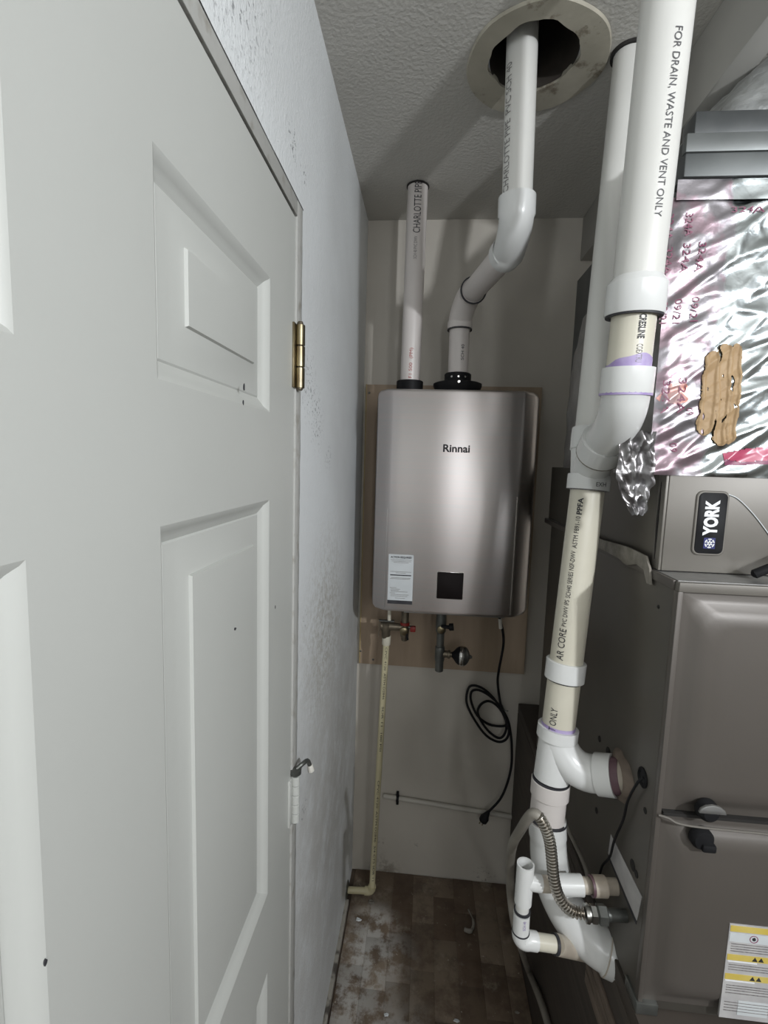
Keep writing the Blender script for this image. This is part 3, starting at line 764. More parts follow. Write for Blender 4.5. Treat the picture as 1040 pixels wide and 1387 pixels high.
sc_ = V((x0 + 0.036, YS - 0.0017, z1 - 0.135 * hh))
obj('prohibition_ring', MB().lathe(sc_, (0, -1, 0), [(0, 0.0062), (0.0004, 0.0062), (0.0004, 0.0050), (0, 0.0050)], 22, cap=False), 'ink_magenta', st)
obj('flame_mark', MB().prism([sc_ + V((0.0032 * math.cos(t) * random.uniform(.6, 1.1), -0.0002, 0.0032 * math.sin(t) * random.uniform(.6, 1.1))) for t in [2 * math.pi * i / 10 for i in range(10)]], (0, -0.0003, 0)), 'ink', st)
for fz in (0.345, 0.55):
    for dx in (0.041, 0.050):
        c = V((x0 + dx, YS - 0.0019, z1 - fz * hh))
        obj('warning_triangle', MB().prism([c + V((-0.004, 0, -0.003)), c + V((0.004, 0, -0.003)), c + V((0, 0, 0.004))], (0, -0.0003, 0)), 'ink', st)
# things on the side sheet
q = [PX(827, 1130, XS - 0.0008), PX(869, 1215, XS - 0.0008), PX(862, 1247, XS - 0.0008), PX(823.5, 1156, XS - 0.0008)]
sl = obj('side_sticker', MB().prism(q, (0.001, 0, 0)), 'label_grey', cab, label='pale rating sticker on the furnace side')
q2 = [PX(823.5, 1156, XS - 0.0008), PX(862, 1247, XS - 0.0008), PX(861, 1252, XS - 0.0008), PX(823, 1160, XS - 0.0008)]
obj('sticker_border', MB().prism(q2, (0.001, 0, 0)), 'ink', cab)
c = PX(871, 1053, XS)
obj('wire_grommet', MB().lathe((XS + 0.001, c.y, c.z), (-1, 0, 0), [(0, 0.016), (0.003, 0.016), (0.005, 0.012), (0.002, 0.009)], 22), 'black_plastic', cab)
for px, py, r in ((812, 1001, 0.006), (808, 1098, 0.006), (874, 1098, 0.005), (857, 1172, 0.009), (862, 1184, 0.006), (824, 1020, 0.011), (892, 822, 0.003), (909, 787, 0.0035), (893, 783, 0.0035)):
    c = PX(px, py, XS)
    obj('screw', MB().lathe((XS, c.y, min(c.z, FZ1 - 0.004)), (-1, 0, 0), [(-0.001, r), (0.001, r), (0.002, r * 0.6)], 12), 'dark_gap', cab)
# thin control wire
wp = [PX(871, 1053, XS - 0.004), PX(862, 1062, XS - 0.012), PX(850, 1085, XS - 0.012), PX(844, 1110, XS - 0.010), PX(832, 1138, XS - 0.010), PX(826, 1160, XS - 0.008), PX(816, 1172, XS - 0.006), PX(812, 1185, XS - 0.006)]
tag(obj('control_wire', MB().tube(catmull(wp, 5), 0.0022, 8), 'black_plastic'), 'thin black wire hanging from the grommet in the furnace side', 'wire')

# coil case with badge
CY0, CZ0, CZ1 = 0.784, FZ1 + 0.003, 1.597
cc = thing('coil_case', 'grey metal coil case with a black badge above the furnace', 'coil case', (0.64, 1.1, CZ0))
obj('case_front', MB().box(0.376, FX1, CY0, CY0 + 0.02, CZ0, CZ1), 'coil_metal', cc, bevel=0.0015)
obj('case_side', MB().box(0.374, FX1 - 0.005, CY0 + 0.021, 1.49, CZ0, CZ1), 'furnace_side', cc, bevel=0.0015)
obj('side_flange', MB().box(0.372, 0.378, CY0 + 0.002, CY0 + 0.026, CZ0, CZ1), 'coil_metal', cc, bevel=0.001)
# dark slit where the front sheet bows off the side
sl = [(0.3712, CY0 + 0.016 + 0.0045 * math.sin(math.pi * t), CZ0 + 0.015 + t * 0.125) for t in [i / 10 for i in range(11)]]
sl2 = [(0.3712, CY0 + 0.016 - 0.0015 * math.sin(math.pi * t), CZ0 + 0.015 + t * 0.125) for t in [i / 10 for i in range(9, 0, -1)]]
obj('bowed_slit', MB().prism(sl + sl2, (0.001, 0, 0)), 'dark_gap', cc)
bx0, bx1, bz0, bz1 = 0.4205, 0.4625, 1.474, 1.569
rim = obj('badge', MB().loft(None, [[(u, CY0 - d, w) for u, w in rrect(bx0 - 0.003 + i, bx1 + 0.003 - i, bz0 - 0.003 + i, bz1 + 0.003 - i, 0.010)] for i, d in ((0, 0), (0, 0.002), (0.001, 0.003))]), 'coil_metal', cc)
obj('badge_plate', MB().loft(None, [[(u, CY0 - d, w) for u, w in rrect(bx0 + i, bx1 - i, bz0 + i, bz1 - i, 0.008)] for i, d in ((0, 0), (0, 0.0035), (0.0008, 0.0042))]), 'black_plastic', rim)
text_flat('YORK', 0.027, ((bx0 + bx1) / 2, CY0 - 0.0045, bz0 + 0.056), (0, 0, 1), (-1, 0, 0), 'white_print', rim, bold=0.05, fit=0.056, thick=0.0003)
sq0 = V(((bx0 + bx1) / 2, CY0 - 0.0046, bz0 + 0.0165))
obj('badge_square', MB().box(sq0.x - 0.0085, sq0.x + 0.0085, CY0 - 0.0046, CY0 - 0.004, sq0.z - 0.0085, sq0.z + 0.0085), 'badge_blue', rim)
sf = MB()
for i in range(3):
    a = math.pi * i / 3 + math.pi / 2
    d = V((math.cos(a), 0, math.sin(a))); nrm = V((-d.z, 0, d.x))
    sf.prism([sq0 + d * 0.0075 + nrm * 0.0009, sq0 - d * 0.0075 + nrm * 0.0009, sq0 - d * 0.0075 - nrm * 0.0009, sq0 + d * 0.0075 - nrm * 0.0009], (0, -0.0006, 0))
    for s in (-1, 1):
        for w_ in (-1, 1):
            b0 = sq0 + d * s * 0.0045; e = (d * s + nrm * w_).normalized() * 0.0035; n2 = V((-e.z, 0, e.x)).normalized() * 0.0006
            sf.prism([b0 + n2, b0 - n2, b0 + e - n2, b0 + e + n2], (0, -0.0006, 0))
obj('snowflake', sf, 'white_print', rim, smooth=False)
# scratch wire hanging over the front and lint on the top corner
sp = [(765, 712), (815, 731), (850, 741), (874, 753), (879, 770), (880, 792), (875, 790), (871, 772), (861, 764), (848, 766), (838, 757), (812, 743), (790, 734), (765, 721)]
tag(obj('foil_tape_scrap', MB().prism([PX(a, b, XS - 0.0075) for a, b in sp], (0.004, 0, 0)), 'lint', bevel=0.0008), 'strip of torn foil tape along the top edge of the furnace side', 'tape')
tag(obj('thin_wire', MB().tube(catmull([P(985, 669, 0.7825), P(1000, 676, 0.7825), P(1020, 696, 0.7825), P(1040, 722, 0.7825), P(1075, 770, 0.782)], 5), 0.0008, 6), 'label_paper'), 'thin pale wire curving down beside the black badge', 'wire')
tag(obj('black_cable', MB().tube(catmull([P(1018, 779, 0.752), P(1036, 772, 0.748), P(1060, 762, 0.745), P(1100, 745, 0.745)], 5), [0.003] + [0.007] * 15, 12), 'black_plastic'), 'end of a black cable lying on top of the furnace', 'cable')

# foil-wrapped plenum
pl = thing('supply_plenum', 'foil-wrapped supply plenum above the coil case', 'plenum', (0.64, 1.1, CZ1 + 0.001))
obj('core', MB().box(0.385, FX1 - 0.01, CY0 + 0.02, 1.40, CZ1 + 0.002, 2.10), 'duct_dark', pl)
def crumple(x, z, amp):
    u = x * 0.82 + z * 0.57; w = z * 0.82 - x * 0.57          # creases run down to the left
    a = noise.noise(V((x * 7, z * 7, 3.1))) * 0.8
    d1, _ = noise.voronoi(V((u * 7, w * 26, 0.4))); b = min(0.45, d1[1] - d1[0]) * 2.2
    d2, _ = noise.voronoi(V((u * 22, w * 40, 5.4))); c = min(0.4, d2[1] - d2[0]) * 0.55
    return amp * (a - b * 0.8 - c + 0.8)
def foil_sheet(name, x0, x1, z0, z1, y, amp, m, nx=170, nz=130):
    mb = MB(); vs = []
    for j in range(nz + 1):
        for i in range(nx + 1):
            x = x0 + (x1 - x0) * i / nx; z = z0 + (z1 - z0) * j / nz
            e = min(1, min(i, nx - i) / 4, min(j, nz - j) / 3 + 0.3)
            wrap = 0.0
            vs.append((x, y - crumple(x, z, amp) * e + wrap, z))
    fs = [(j * (nx + 1) + i, j * (nx + 1) + i + 1, (j + 1) * (nx + 1) + i + 1, (j + 1) * (nx + 1) + i) for j in range(nz) for i in range(nx)]
    mb.add(vs, fs); return obj(name, mb, m, pl, angle=60)
FYF = CY0 - 0.002
ff = foil_sheet('foil_front', 0.342, FX1, 1.594, 1.998, FYF, 0.0065, 'foil')
foil_sheet('foil_top_strip', 0.345, FX1, 1.992, 2.020, FYF - 0.005, 0.004, 'foil', 80, 8)
# side of the plenum, rough dull foil
mb = MB(); vs = []; ny, nz = 40, 50
for j in range(nz + 1):
    z = 1.592 + (2.13 - 1.592) * j / nz
    yb = 1.46 - 0.13 * max(0, (z - 1.75)) / 0.5 - 0.02 * max(0, 1.75 - z)
    for i in range(ny + 1):
        t = i / ny; y = 0.80 + (yb - 0.80) * t
        nzv = noise.noise(V((1.3, y * 8, z * 8))) * 0.010 + noise.noise(V((5.3, y * 25, z * 25))) * 0.005
        rnd = 0.05 * max(0, (t - 0.85) / 0.15) ** 2
        vs.append((0.376 + nzv + rnd + 0.045 * max(0, min(1, (z - 1.90) / 0.3)), y, z))
mb.add(vs, [(j * (ny + 1) + i, j * (ny + 1) + i + 1, (j + 1) * (ny + 1) + i + 1, (j + 1) * (ny + 1) + i) for j in range(nz) for i in range(ny)])
obj('foil_side', mb, 'foil_dull', pl, angle=60)
def foil_y(x, z):
    e = min(1, max(0, (x - 0.342) / 0.02), max(0.3, min(1, (z - 1.594) / 0.016)))
    return FYF - crumple(x, z, 0.0065) * e
def inside(px, py, poly):
    r = False; n = len(poly); j = n - 1
    for i in range(n):
        xi, yi = poly[i]; xj, yj = poly[j]
        if (yi > py) != (yj > py) and px < (xj - xi) * (py - yi) / (yj - yi) + xi: r = not r
        j = i
    return r
def conform(name, test, x0, x1, y0, y1, step, h, m, lab=None, rid=None):
    """a skin lying on the crumpled foil; outline given in rows and columns of a fine lattice"""
    mb = MB(); idx = {}
    def vert(i, j):
        if (i, j) not in idx:
            p = P(x0 + i * step, y0 + j * step, FYF)
            hh = h + (rid(x0 + i * step, y0 + j * step) if rid else 0)
            idx[(i, j)] = len(mb.v); mb.v.append((p.x, foil_y(p.x, p.z) - hh, p.z))
        return idx[(i, j)]
    for j in range(int((y1 - y0) / step)):
        for i in range(int((x1 - x0) / step)):
            if test(x0 + (i + .5) * step, y0 + (j + .5) * step):
                mb.f.append((vert(i, j), vert(i + 1, j), vert(i + 1, j + 1), vert(i, j + 1)))
    return obj(name, mb, m, ff, label=lab, angle=70)
# crumpled torn foil hanging at the lower left corner
mb = MB(); vs = []; nu, nv = 22, 34
for j in range(nv + 1):
    t = j / nv; py = 585 + 112 * t
    for i in range(nu + 1):
        u = i / nu
        l = 846 - 14 * math.sin(t * 3) + 10 * max(0, t - .6) * 2.5 + 3 * noise.noise(V((t * 9, 0, 3)))
        r_ = 885 - 4 * t - 34 * max(0, t - .62) ** 1.2 + 4 * noise.noise(V((t * 9, 4, 3)))
        px = l + (r_ - l) * u
        p = P(px, py, 0.786)
        k = V((u * 3, t * 4, 1.7)); w = 0.013 * (1 - 2 * abs(noise.noise(k))) + 0.004 * noise.noise(k * 2.7)
        vs.append((p.x, p.y - w * 0.8, p.z + 0.004 * noise.noise(k * 3)))
mb.add(vs, [(j * (nu + 1) + i, j * (nu + 1) + i + 1, (j + 1) * (nu + 1) + i + 1, (j + 1) * (nu + 1) + i) for j in range(nv) for i in range(nu)])
obj('torn_flap', mb, 'foil_worn', pl, angle=60)
# print on the film
def foil_text(body, size, c, xd, yd, fit):
    o = text_flat(body, size, c, xd, yd, 'ink_magenta', ff, fit=fit, thick=0)
    for v in o.data.vertices: v.co.y = foil_y(v.co.x, v.co.z) - 0.0016
for body, col, y0_, y1_ in (('324A', 903, 335, 372), ('324A', 925, 332, 370), ('324A', 946, 330, 368), ('09/21', 897, 410, 440), ('09/21', 915, 408, 440), ('09/21', 938, 405, 438),
                          ('324A', 899, 515, 560), ('324A', 920, 512, 560), ('09', 932, 553, 562), ('324A', 905, 290, 325), ('324A', 930, 290, 322), ('09', 912, 600, 612)):
    c = P(col, (y0_ + y1_) / 2, FYF); a = P(col, y0_, FYF).z - P(col, y1_, FYF).z
    foil_text(body, 0.015, c, (0.02, 0, -1), (1, 0, 0.02), a)
foil_text('324A', 0.012, P(1010, 286, FYF), (1, 0, 0), (0, 0, 1), 0.045)
# mastic smear: three finger strokes run together
strokes = ((965, 476, 952, 590, 11.5), (981, 466, 975, 604, 11.5), (996, 466, 985, 602, 9.5))
def in_smear(px, py):
    for xa, ya, xb, yb_, wd in strokes:
        t = (py - ya) / (yb_ - ya)
        if 0 <= t <= 1:
            w = wd * min(1, (t * 14) ** 0.5, ((1 - t) * 16) ** 0.5) * (1 + 0.25 * noise.noise(V((xa, t * 9, 0))))
            if abs(px - (xa + (xb - xa) * t)) < w:
                if noise.noise(V((px * 0.13, py * 0.05, 4))) > 0.42: continue
                return True
    return False
def smear_ridge(px, py):
    r = 0
    for xa, ya, xb, yb_, wd in strokes:
        t = (py - ya) / (yb_ - ya); d = abs(px - (xa + (xb - xa) * t)) / wd
        r = max(r, 0.0022 * max(0, 1 - (d - 0.75) ** 2 * 12))
    return r
conform('mastic_smear', in_smear, 935, 1012, 462, 606, 1.0, 0.0014, 'mastic', 'tan smear of dried duct sealant', smear_ridge)
pr = [(980, 614), (1010, 608), (1040, 605), (1120, 604), (1120, 622), (1040, 623), (1005, 626), (979, 622)]
conform('red_tape', lambda a, b: inside(a, b, pr), 975, 1122, 600, 630, 1.5, 0.0012, 'tape_red', 'magenta tape strip')
pp = [(979, 622), (1005, 626), (1040, 623), (1040, 629), (980, 630)]
conform('pink_tape', lambda a, b: inside(a, b, pp), 975, 1042, 618, 634, 1.0, 0.0008, 'ink_magenta')
po = [(888, 540), (905, 520), (925, 518), (932, 530), (928, 545), (915, 548), (895, 546)]
conform('orange_tape', lambda a, b: inside(a, b, po), 885, 935, 515, 550, 1.0, 0.0008, 'tape_orange', 'orange patch on the foil')
# sheet metal above the foil
obj('collar_band', MB().box(0.350, FX1, CY0 - 0.012, CY0 + 0.03, 2.021, 2.074).box(0.402, FX1 - 0.001, CY0 + 0.029, 1.38, 2.022, 2.073), 'duct_mid', pl, bevel=0.002)
obj('band_lip', MB().box(0.348, FX1, CY0 - 0.016, CY0 - 0.004, 2.052, 2.077), 'duct_grey', pl, bevel=0.0015)
obj('dark_band', MB().box(0.362, FX1, CY0 - 0.006, CY0 + 0.03, 2.078, 2.112).box(0.410, FX1 - 0.001, CY0 + 0.029, 1.36, 2.079, 2.111), 'duct_dark', pl, bevel=0.002)
# crumpled branch duct on top
mb = MB(); vs = []; nx, na = 40, 26
for i in range(nx + 1):
    t = i / nx; x = 0.405 + t * 0.5
    r = 0.03 + 0.19 * min(1, t / 0.34) ** 0.8
    for k in range(na + 1):
        a = math.pi * (1.0 - k / na)
        nzv = 0.006 * noise.noise(V((x * 25, a * 5, 2))) + 0.004 * noise.noise(V((x * 60, a * 12, 5)))
        vs.append((x, 0.965 + (0.170 + nzv) * math.cos(a), 2.108 + (r + nzv * 1.3) * math.sin(a)))
mb.add(vs, [(i * (na + 1) + k, i * (na + 1) + k + 1, (i + 1) * (na + 1) + k + 1, (i + 1) * (na + 1) + k) for i in range(nx) for k in range(na)])
mb.add([vs[k] for k in range(na + 1)], [tuple(range(na + 1))])
obj('branch_duct', mb, 'foil_plain', pl, angle=50)

# ================================================================== FURNACE VENT STACK
RP = 0.0302; RF = 0.0358
A1 = P(845.5, 545, 0.763); A0 = P(908, -30, 0.722)
adir = (A0 - A1).normalized()
vp = thing('vent_stack', 'large white plastic vent stack running from the ceiling down beside the furnace', 'pipe', P(740, 1170, 0.87))
A0 = A1 + adir * ((ZC - 0.001 - A1.z) / adir.z)
top = lambda py: on_pipe(A1, A0, py)
pipe('front_riser', top(415), A0, RP * 1.09, 'pvc_white', vp)
k0, k1 = top(428), top(386)
obj('coupling', MB().lathe(k0, adir, [(0, 0.031), (0, 0.0395), (0.001, 0.0402), ((k1 - k0).length, 0.0402), ((k1 - k0).length + 0.010, 0.033)], 36, cap=False), 'pvc_fitting', vp)
ring('joint_ring', k0 - adir * 0.0006, adir, 0.0345, 0.0035, 'ink', vp, 0.004)
pipe('front_riser_lower', top(510), top(416), RP, 'pvc_cream', vp)
p0, p1 = top(500), top(484)
pbv = MB(); a1_ = V((0, -1, 0)); a1_ = (a1_ - adir * a1_.dot(adir)).normalized(); a2_ = adir.cross(a1_); lo_ = []; hi_ = []
for k in range(32):
    t = 2 * math.pi * k / 32; d3 = (a1_ * math.cos(t) + a2_ * math.sin(t)) * (RP + 0.0006)
    lo_.append(p0 + d3); hi_.append(p0 + d3 + adir * (p1 - p0).length * (0.35 + 0.75 * max(0, math.cos(t - 0.3)) + 0.08 * math.sin(5 * t)))
pbv.add(lo_ + hi_, [(k, (k + 1) % 32, 32 + (k + 1) % 32, 32 + k) for k in range(32)])
obj('primer_band', pbv, 'primer_purple', vp)
# 45-degree elbow: hub, bend, hub
E0 = top(499); E1 = top(533)
W0 = P(818, 600, 0.865)                      # mouth of the wye branch
wdir = (W0 - P(842, 566, 0.795)).normalized()
el = [E0, E1] + bend(E1 - adir * 0.001, P(845, 572, 0.772), W0 - wdir * 0.012) + [W0 + wdir * 0.012]
obj('elbow', MB().tube(el, [RF + 0.001, RF + 0.001] + [0.0335] * 13 + [0.0335], 34), 'pvc_fitting', vp)
ring('primer_ring', E1 - adir * 0.0015, adir, 0.0345, 0.004, 'primer_purple', vp, 0.0022)
# back riser B down into the wye
C0 = P(797, 652, 0.930); C1 = P(755, 992, 0.893)
B1 = P(801, 590, 0.945); B0 = PZ(853.5, 72, ZC)
cdir = (C0 - C1).normalized(); bdir = (B0 - B1).normalized()
pipe('back_riser', B1, B0 + bdir * 0.01, RP, 'pvc_white', vp)
ring('ceiling_gap', B0 - bdir * 0.003, (0, 0, 1), RP, 0.006, 'dark_gap', vp, 0.006)
# wye body: straight run plus branch
wy = MB().tube([B1 + bdir * 0.012, B1 - bdir * 0.028, B1 - bdir * 0.0281, C0 + cdir * 0.012, C0 + cdir * 0.0115, C0 - cdir * 0.016], [RF, RF, 0.0335, 0.0335, RF + 0.002, RF + 0.002], 34)
wye = obj('wye', wy, 'pvc_fitting', vp)
WJ = C0 + cdir * 0.018
wv = (W0 - WJ).normalized()
obj('wye_branch', MB().tube([WJ, W0 - wv * 0.03, W0 - wv * 0.0295, W0 + wv * 0.010], [0.0330, 0.0330, 0.0390, 0.0390], 34), 'pvc_fitting', wye)
ring('hub_mark', W0 - wv * 0.028, wv, 0.0388, 0.0022, 'lint', vp, 0.0006)
text_pipe('EXH', 0.012, C0 - cdir * 0.004, (1, 0, 0.05), (0.05, -1, 0), RF, 'ink', wye) if False else None
text_flat('EXH', 0.011, C0 - cdir * 0.004 + V((0.010, -RF - 0.0022, 0)), (1, 0, 0), (0, 0, 1), 'ink', wye, fit=0.017)
# pipe C and its coupling
pipe('lower_riser', C1, C0, RP, 'pvc_cream', vp)
ring('joint_ring', C0 - cdir * 0.0165, cdir, RP + 0.0005, 0.003, 'ink_faded', vp, 0.002)
K = on_pipe(C1, C0, 907)
hub('coupling', K, cdir, 0.0362, 0.036, 'pvc_fitting', vp, RP - 0.001)
ring('joint_ring', K - cdir * 0.019, cdir, RP, 0.004, 'ink', vp, 0.001)
# tee with a sweep into the furnace side
T0 = on_pipe(C1, C0, 985)
D0 = P(746, 1056, 0.886); D1 = P(741, 1108, 0.882)
obj('primer_band', MB().lathe(T0 - cdir * 0.004, cdir, [(0, RP + 0.0006), (0.012, RP + 0.0006)], 32, cap=False), 'primer_purple', vp)
tdir = (T0 - D0).normalized()
obj('tee', MB().tube([T0 + tdir * 0.002, T0 - tdir * 0.020, T0 - tdir * 0.0205, D0 + tdir * 0.004], [RF + 0.0015, RF + 0.0015, 0.0325, 0.0325], 34), 'pvc_fitting', vp)
S1 = PX(846, 1052, XS + 0.004); S0 = P(808, 1048, 0.862)
sd = (S1 - S0).normalized()
sw = [T0 - tdir * 0.016] + bend(T0 - tdir * 0.018, P(765, 1046, 0.875), S0 - sd * 0.004) + [S0 + sd * 0.0, S0 + sd * 0.001, S0 + sd * 0.030]
obj('tee_sweep', MB().tube(sw, [0.033] * 14 + [0.0325, 0.0365, 0.0365], 34), 'pvc_fitting', vp)
ring('primer_ring', S0 + sd * 0.036, sd, RP + 0.001, 0.014, 'primer_dark', vp, 0.001)
pipe('side_stub', S0 + sd * 0.02, S1 + sd * 0.01, RP + 0.0005, 'pvc_beige', vp)
seal = MB(); sc0 = S1 + sd * 0.002; rings_ = [[], [], []]
for k in range(24):
    a = 2 * math.pi * k / 24; rr_ = 1 + 0.10 * math.sin(3 * a) + random.uniform(-0.06, 0.06)
    for q_, (r_, dx) in enumerate(((0.031, -0.012), (0.040 * rr_, -0.006), (0.044 * rr_, 0.001))):
        rings_[q_].append((XS + dx, sc0.y + r_ * math.cos(a), sc0.z + r_ * math.sin(a)))
seal.add([p for r in rings_ for p in r], [(i * 24 + k, i * 24 + (k + 1) % 24, (i + 1) * 24 + (k + 1) % 24, (i + 1) * 24 + k) for i in range(2) for k in range(24)])
obj('foam_seal', seal, 'block_wood', vp)
# below the tee
ring('joint_ring', D0, tdir, 0.0325, 0.004, 'ink', vp, 0.0018)
hub('coupling', D0.lerp(D1, 0.2), (D0 - D1), 0.0355, 0.030, 'pvc_pinkish', vp, 0.030)
pipe('lower_pipe', D1 - tdir * 0.02, D0, 0.0322, 'pvc_pinkish', vp)
ring('joint_ring', D1, tdir, 0.0345, 0.004, 'ink', vp, 0.0018)
G = [D1 - tdir * 0.002, P(742, 1135, 0.880), P(744, 1165, 0.875), P(753, 1202, 0.868), P(771, 1238, 0.858), P(795, 1267, 0.845), P(815, 1283, 0.836), P(832, 1292, 0.830), P(852, 1300, 0.826)]
Gp = catmull(G, 6)
gn_ = len(Gp)
obj('long_sweep', MB().tube(Gp, [0.0352] * 6 + [0.0335 + 0.0040 * min(1, i / 20) for i in range(gn_ - 17)] + [0.0415] * 11, 34), 'pvc_fitting', vp)
ring('joint_ring', Gp[-11], Gp[-10] - Gp[-12], 0.0395, 0.002, 'pvc_beige', vp, 0.0024)
# print on the pipes
view = lambda p: (V((0, 0, CAMH)) - p)
def vtext(body, size, pa, pb_, y0, y1, side, m, r=RP, up=False, bold=False):
    a, b_ = on_pipe(pa, pb_, y0), on_pipe(pa, pb_, y1)
    d = (b_ - a); c = (a + b_) / 2
    n = view(c); n.z = 0; n.normalize(); rt = n.cross(V((0, 0, 1))) * -1
    return text_pipe(body, size, c, d, n + rt * side, r, m, vp, fit=d.length, bold=bold)
vtext('FOR DRAIN, WASTE AND VENT ONLY', 0.0138, A1, A0, 62, 306, 0.55, 'ink_grey', RP * 1.09)
vtext('CRESLINE', 0.013, A1, A0, 431, 463, 0.42, 'ink', bold=True)
vtext('COEXTRU', 0.012, A1, A0, 470, 494, 0.42, 'ink_faded')
vtext('PPFA', 0.013, C1, C0, 698, 676, -0.30, 'ink', bold=True)
vtext('ASTM F891-10', 0.012, C1, C0, 742, 700, -0.33, 'ink')
vtext('SCH40 SERIES NSF-DWV', 0.012, C1, C0, 808, 746, -0.36, 'ink')
vtext('PVC DWV IPS', 0.012, C1, C0, 846, 811, -0.40, 'ink')
vtext('AR CORE', 0.019, C1, C0, 890, 849, -0.42, 'ink')
vtext('T ONLY', 0.018, C1, C0, 984, 954, -0.35, 'ink')

# ================================================================== CONDENSATE TRAP
YT = 0.802
ct = thing('condensate_trap', 'small white plastic trap piping with an open upright end', 'pipe', P(708, 1285, YT))
t0, t1 = P(712, 1170, YT), P(708, 1222, YT)
td = (t0 - t1).normalized()
obj('open_tee', MB().lathe(t1, td, [(0, 0.010), (0, 0.0150), ((t0 - t1).length, 0.0152), ((t0 - t1).length, 0.0125), (0.03, 0.0118), (0.029, 0.001)], 28, cap=False), 'pvc_fitting', ct)
b0 = P(711, 1193, YT); b1 = P(732, 1197, YT + 0.003)
obj('tee_branch', MB().tube([b0, b1], 0.0140, 26), 'pvc_fitting', ct)
b2 = P(763, 1198, YT + 0.004); b3 = P(788, 1199, YT + 0.006); b4 = P(800, 1200, YT + 0.006); 
hd = (b3 - b1).normalized()
pipe('drain_arm', b1 - hd * 0.004, PX(838, 1201, XS + 0.004), 0.0135, 'pvc_beige', ct)
obj('arm_coupling', MB().tube([P(752, 1198, YT + 0.004), b3], 0.0172, 26), 'pvc_fitting', ct)
obj('arm_coupling', MB().tube([b4 + hd * 0.004, b4 + hd * 0.026], 0.0172, 26), 'pvc_beige', ct, bevel=0.001)
ring('primer_ring', b4 + hd * 0.002, hd, 0.0150, 0.004, 'primer_dark', ct, 0.002)
l0, l1 = P(706.5, 1236, YT), P(705, 1262, YT)
pipe('trap_pipe', t1, l0, 0.0118, 'pvc_white', ct)
ring('joint_ring', t1 - td * 0.016, td, 0.0135, 0.004, 'ink', ct, 0.001)
obj('trap_sleeve', MB().tube([l0, l1], 0.0145, 26), 'pvc_fitting', ct)
text_pipe('SCH 40', 0.007, l0.lerp(l1, 0.3), td, (0.2, -1, 0.2), 0.0147, 'primer_purple', ct, fit=0.018)
ring('joint_ring', l1 + td * 0.002, td, 0.0148, 0.0022, 'ink', ct, 0.0008)
x1_ = P(726, 1275, YT); x2 = P(752, 1279, YT + 0.006); x3 = PX(826, 1292, XS + 0.004)
xd = (x2 - x1_).normalized()
obj('trap_elbow', MB().tube([l1 + td * 0.001] + bend(l1 - td * 0.001, P(704, 1276, YT), x1_ - xd * 0.014) + [x1_], [0.0155] * 15, 28), 'pvc_fitting', ct)
pipe('trap_outlet', x1_ - xd * 0.004, x2 + xd * 0.004, 0.0135, 'pvc_cream', ct)
ring('joint_ring', x2, xd, 0.0152, 0.005, 'ink', ct, 0.0012)
obj('outlet_sleeve', MB().tube([x2 + xd * 0.002, P(794, 1289, 0.862)], 0.0165, 26), 'pvc_beige', ct)

# ================================================================== GAS FLEX LINE
YG = 0.793
gl = thing('gas_flex_line', 'corrugated metal flex hose looping over to a nut at the furnace', 'hose', P(800, 1238, 0.77))
g = catmull([P(690.5, 1175, 0.93), P(694, 1145, 0.880), P(706, 1122, 0.830), P(716, 1107, 0.800), P(722.5, 1102, 0.790), P(730, 1106, 0.786), P(738, 1120, 0.784), P(744.5, 1140, 0.784), P(747.5, 1165, 0.782), P(750, 1190, 0.779), P(756, 1212, 0.776), P(766, 1227, 0.774), P(778, 1235, 0.774), P(792, 1237, 0.774)], 26)
cut = 26 * 5 - 4
g0 = g[:cut + 1][::-1]; g = g[cut:]
d_ = [0]                                   # even spacing for the corrugations
for i in range(1, len(g)): d_.append(d_[-1] + (g[i] - g[i - 1]).length)
tot = d_[-1]; pts = []; rr = []; j = 0; NR = 36; N_ = NR * 8
for i in range(N_ + 1):
    s = tot * i / N_
    while j < len(d_) - 2 and d_[j + 1] < s: j += 1
    t = (s - d_[j]) / max(1e-9, d_[j + 1] - d_[j]); pts.append(g[j].lerp(g[j + 1], t))
    rr.append(0.0077 + 0.0024 * math.sin(2 * math.pi * i / 8 - math.pi / 2))
obj('corrugated_tube', MB().tube(pts, rr, 18), 'flex_metal', gl, angle=80)
gh = catmull([P(690.5, 1175, 0.93), P(692, 1215, 0.97), P(699, 1260, 1.00), PX(714, 1310, 0.348), PX(730, 1350, 0.352), PX(742, 1387, 0.354), PX(752, 1420, 0.354)], 8)
obj('coated_hose', MB().tube(g0[::4] + [g0[-1]] + gh[1:] if (g0[-1] - g0[::4][-1]).length > 1e-5 else g0[::4] + gh[1:], 0.0088, 14), 'hose_grey', gl)
gn = P(793, 1237, 0.774); gx = (P(820, 1239, 0.774) - gn).normalized()
obj('flare_nut', MB().lathe(gn - gx * 0.002, gx, [(0, 0.009), (0.001, 0.0145), (0.006, 0.0150), (0.0065, 0.0125), (0.009, 0.0125)], 24), 'nut_metal', gl)
obj('hex_nut', MB().lathe(gn + gx * 0.007, gx, [(0, 0.012), (0.0015, 0.0145), (0.010, 0.0145), (0.0115, 0.012)], 6), 'nut_metal', gl, smooth=False)
obj('end_fitting', MB().lathe(gn + gx * 0.0185, gx, [(0, 0.012), (0.002, 0.0158), (0.015, 0.0158), (0.017, 0.013)], 6), 'iron_grey', gl, smooth=False)
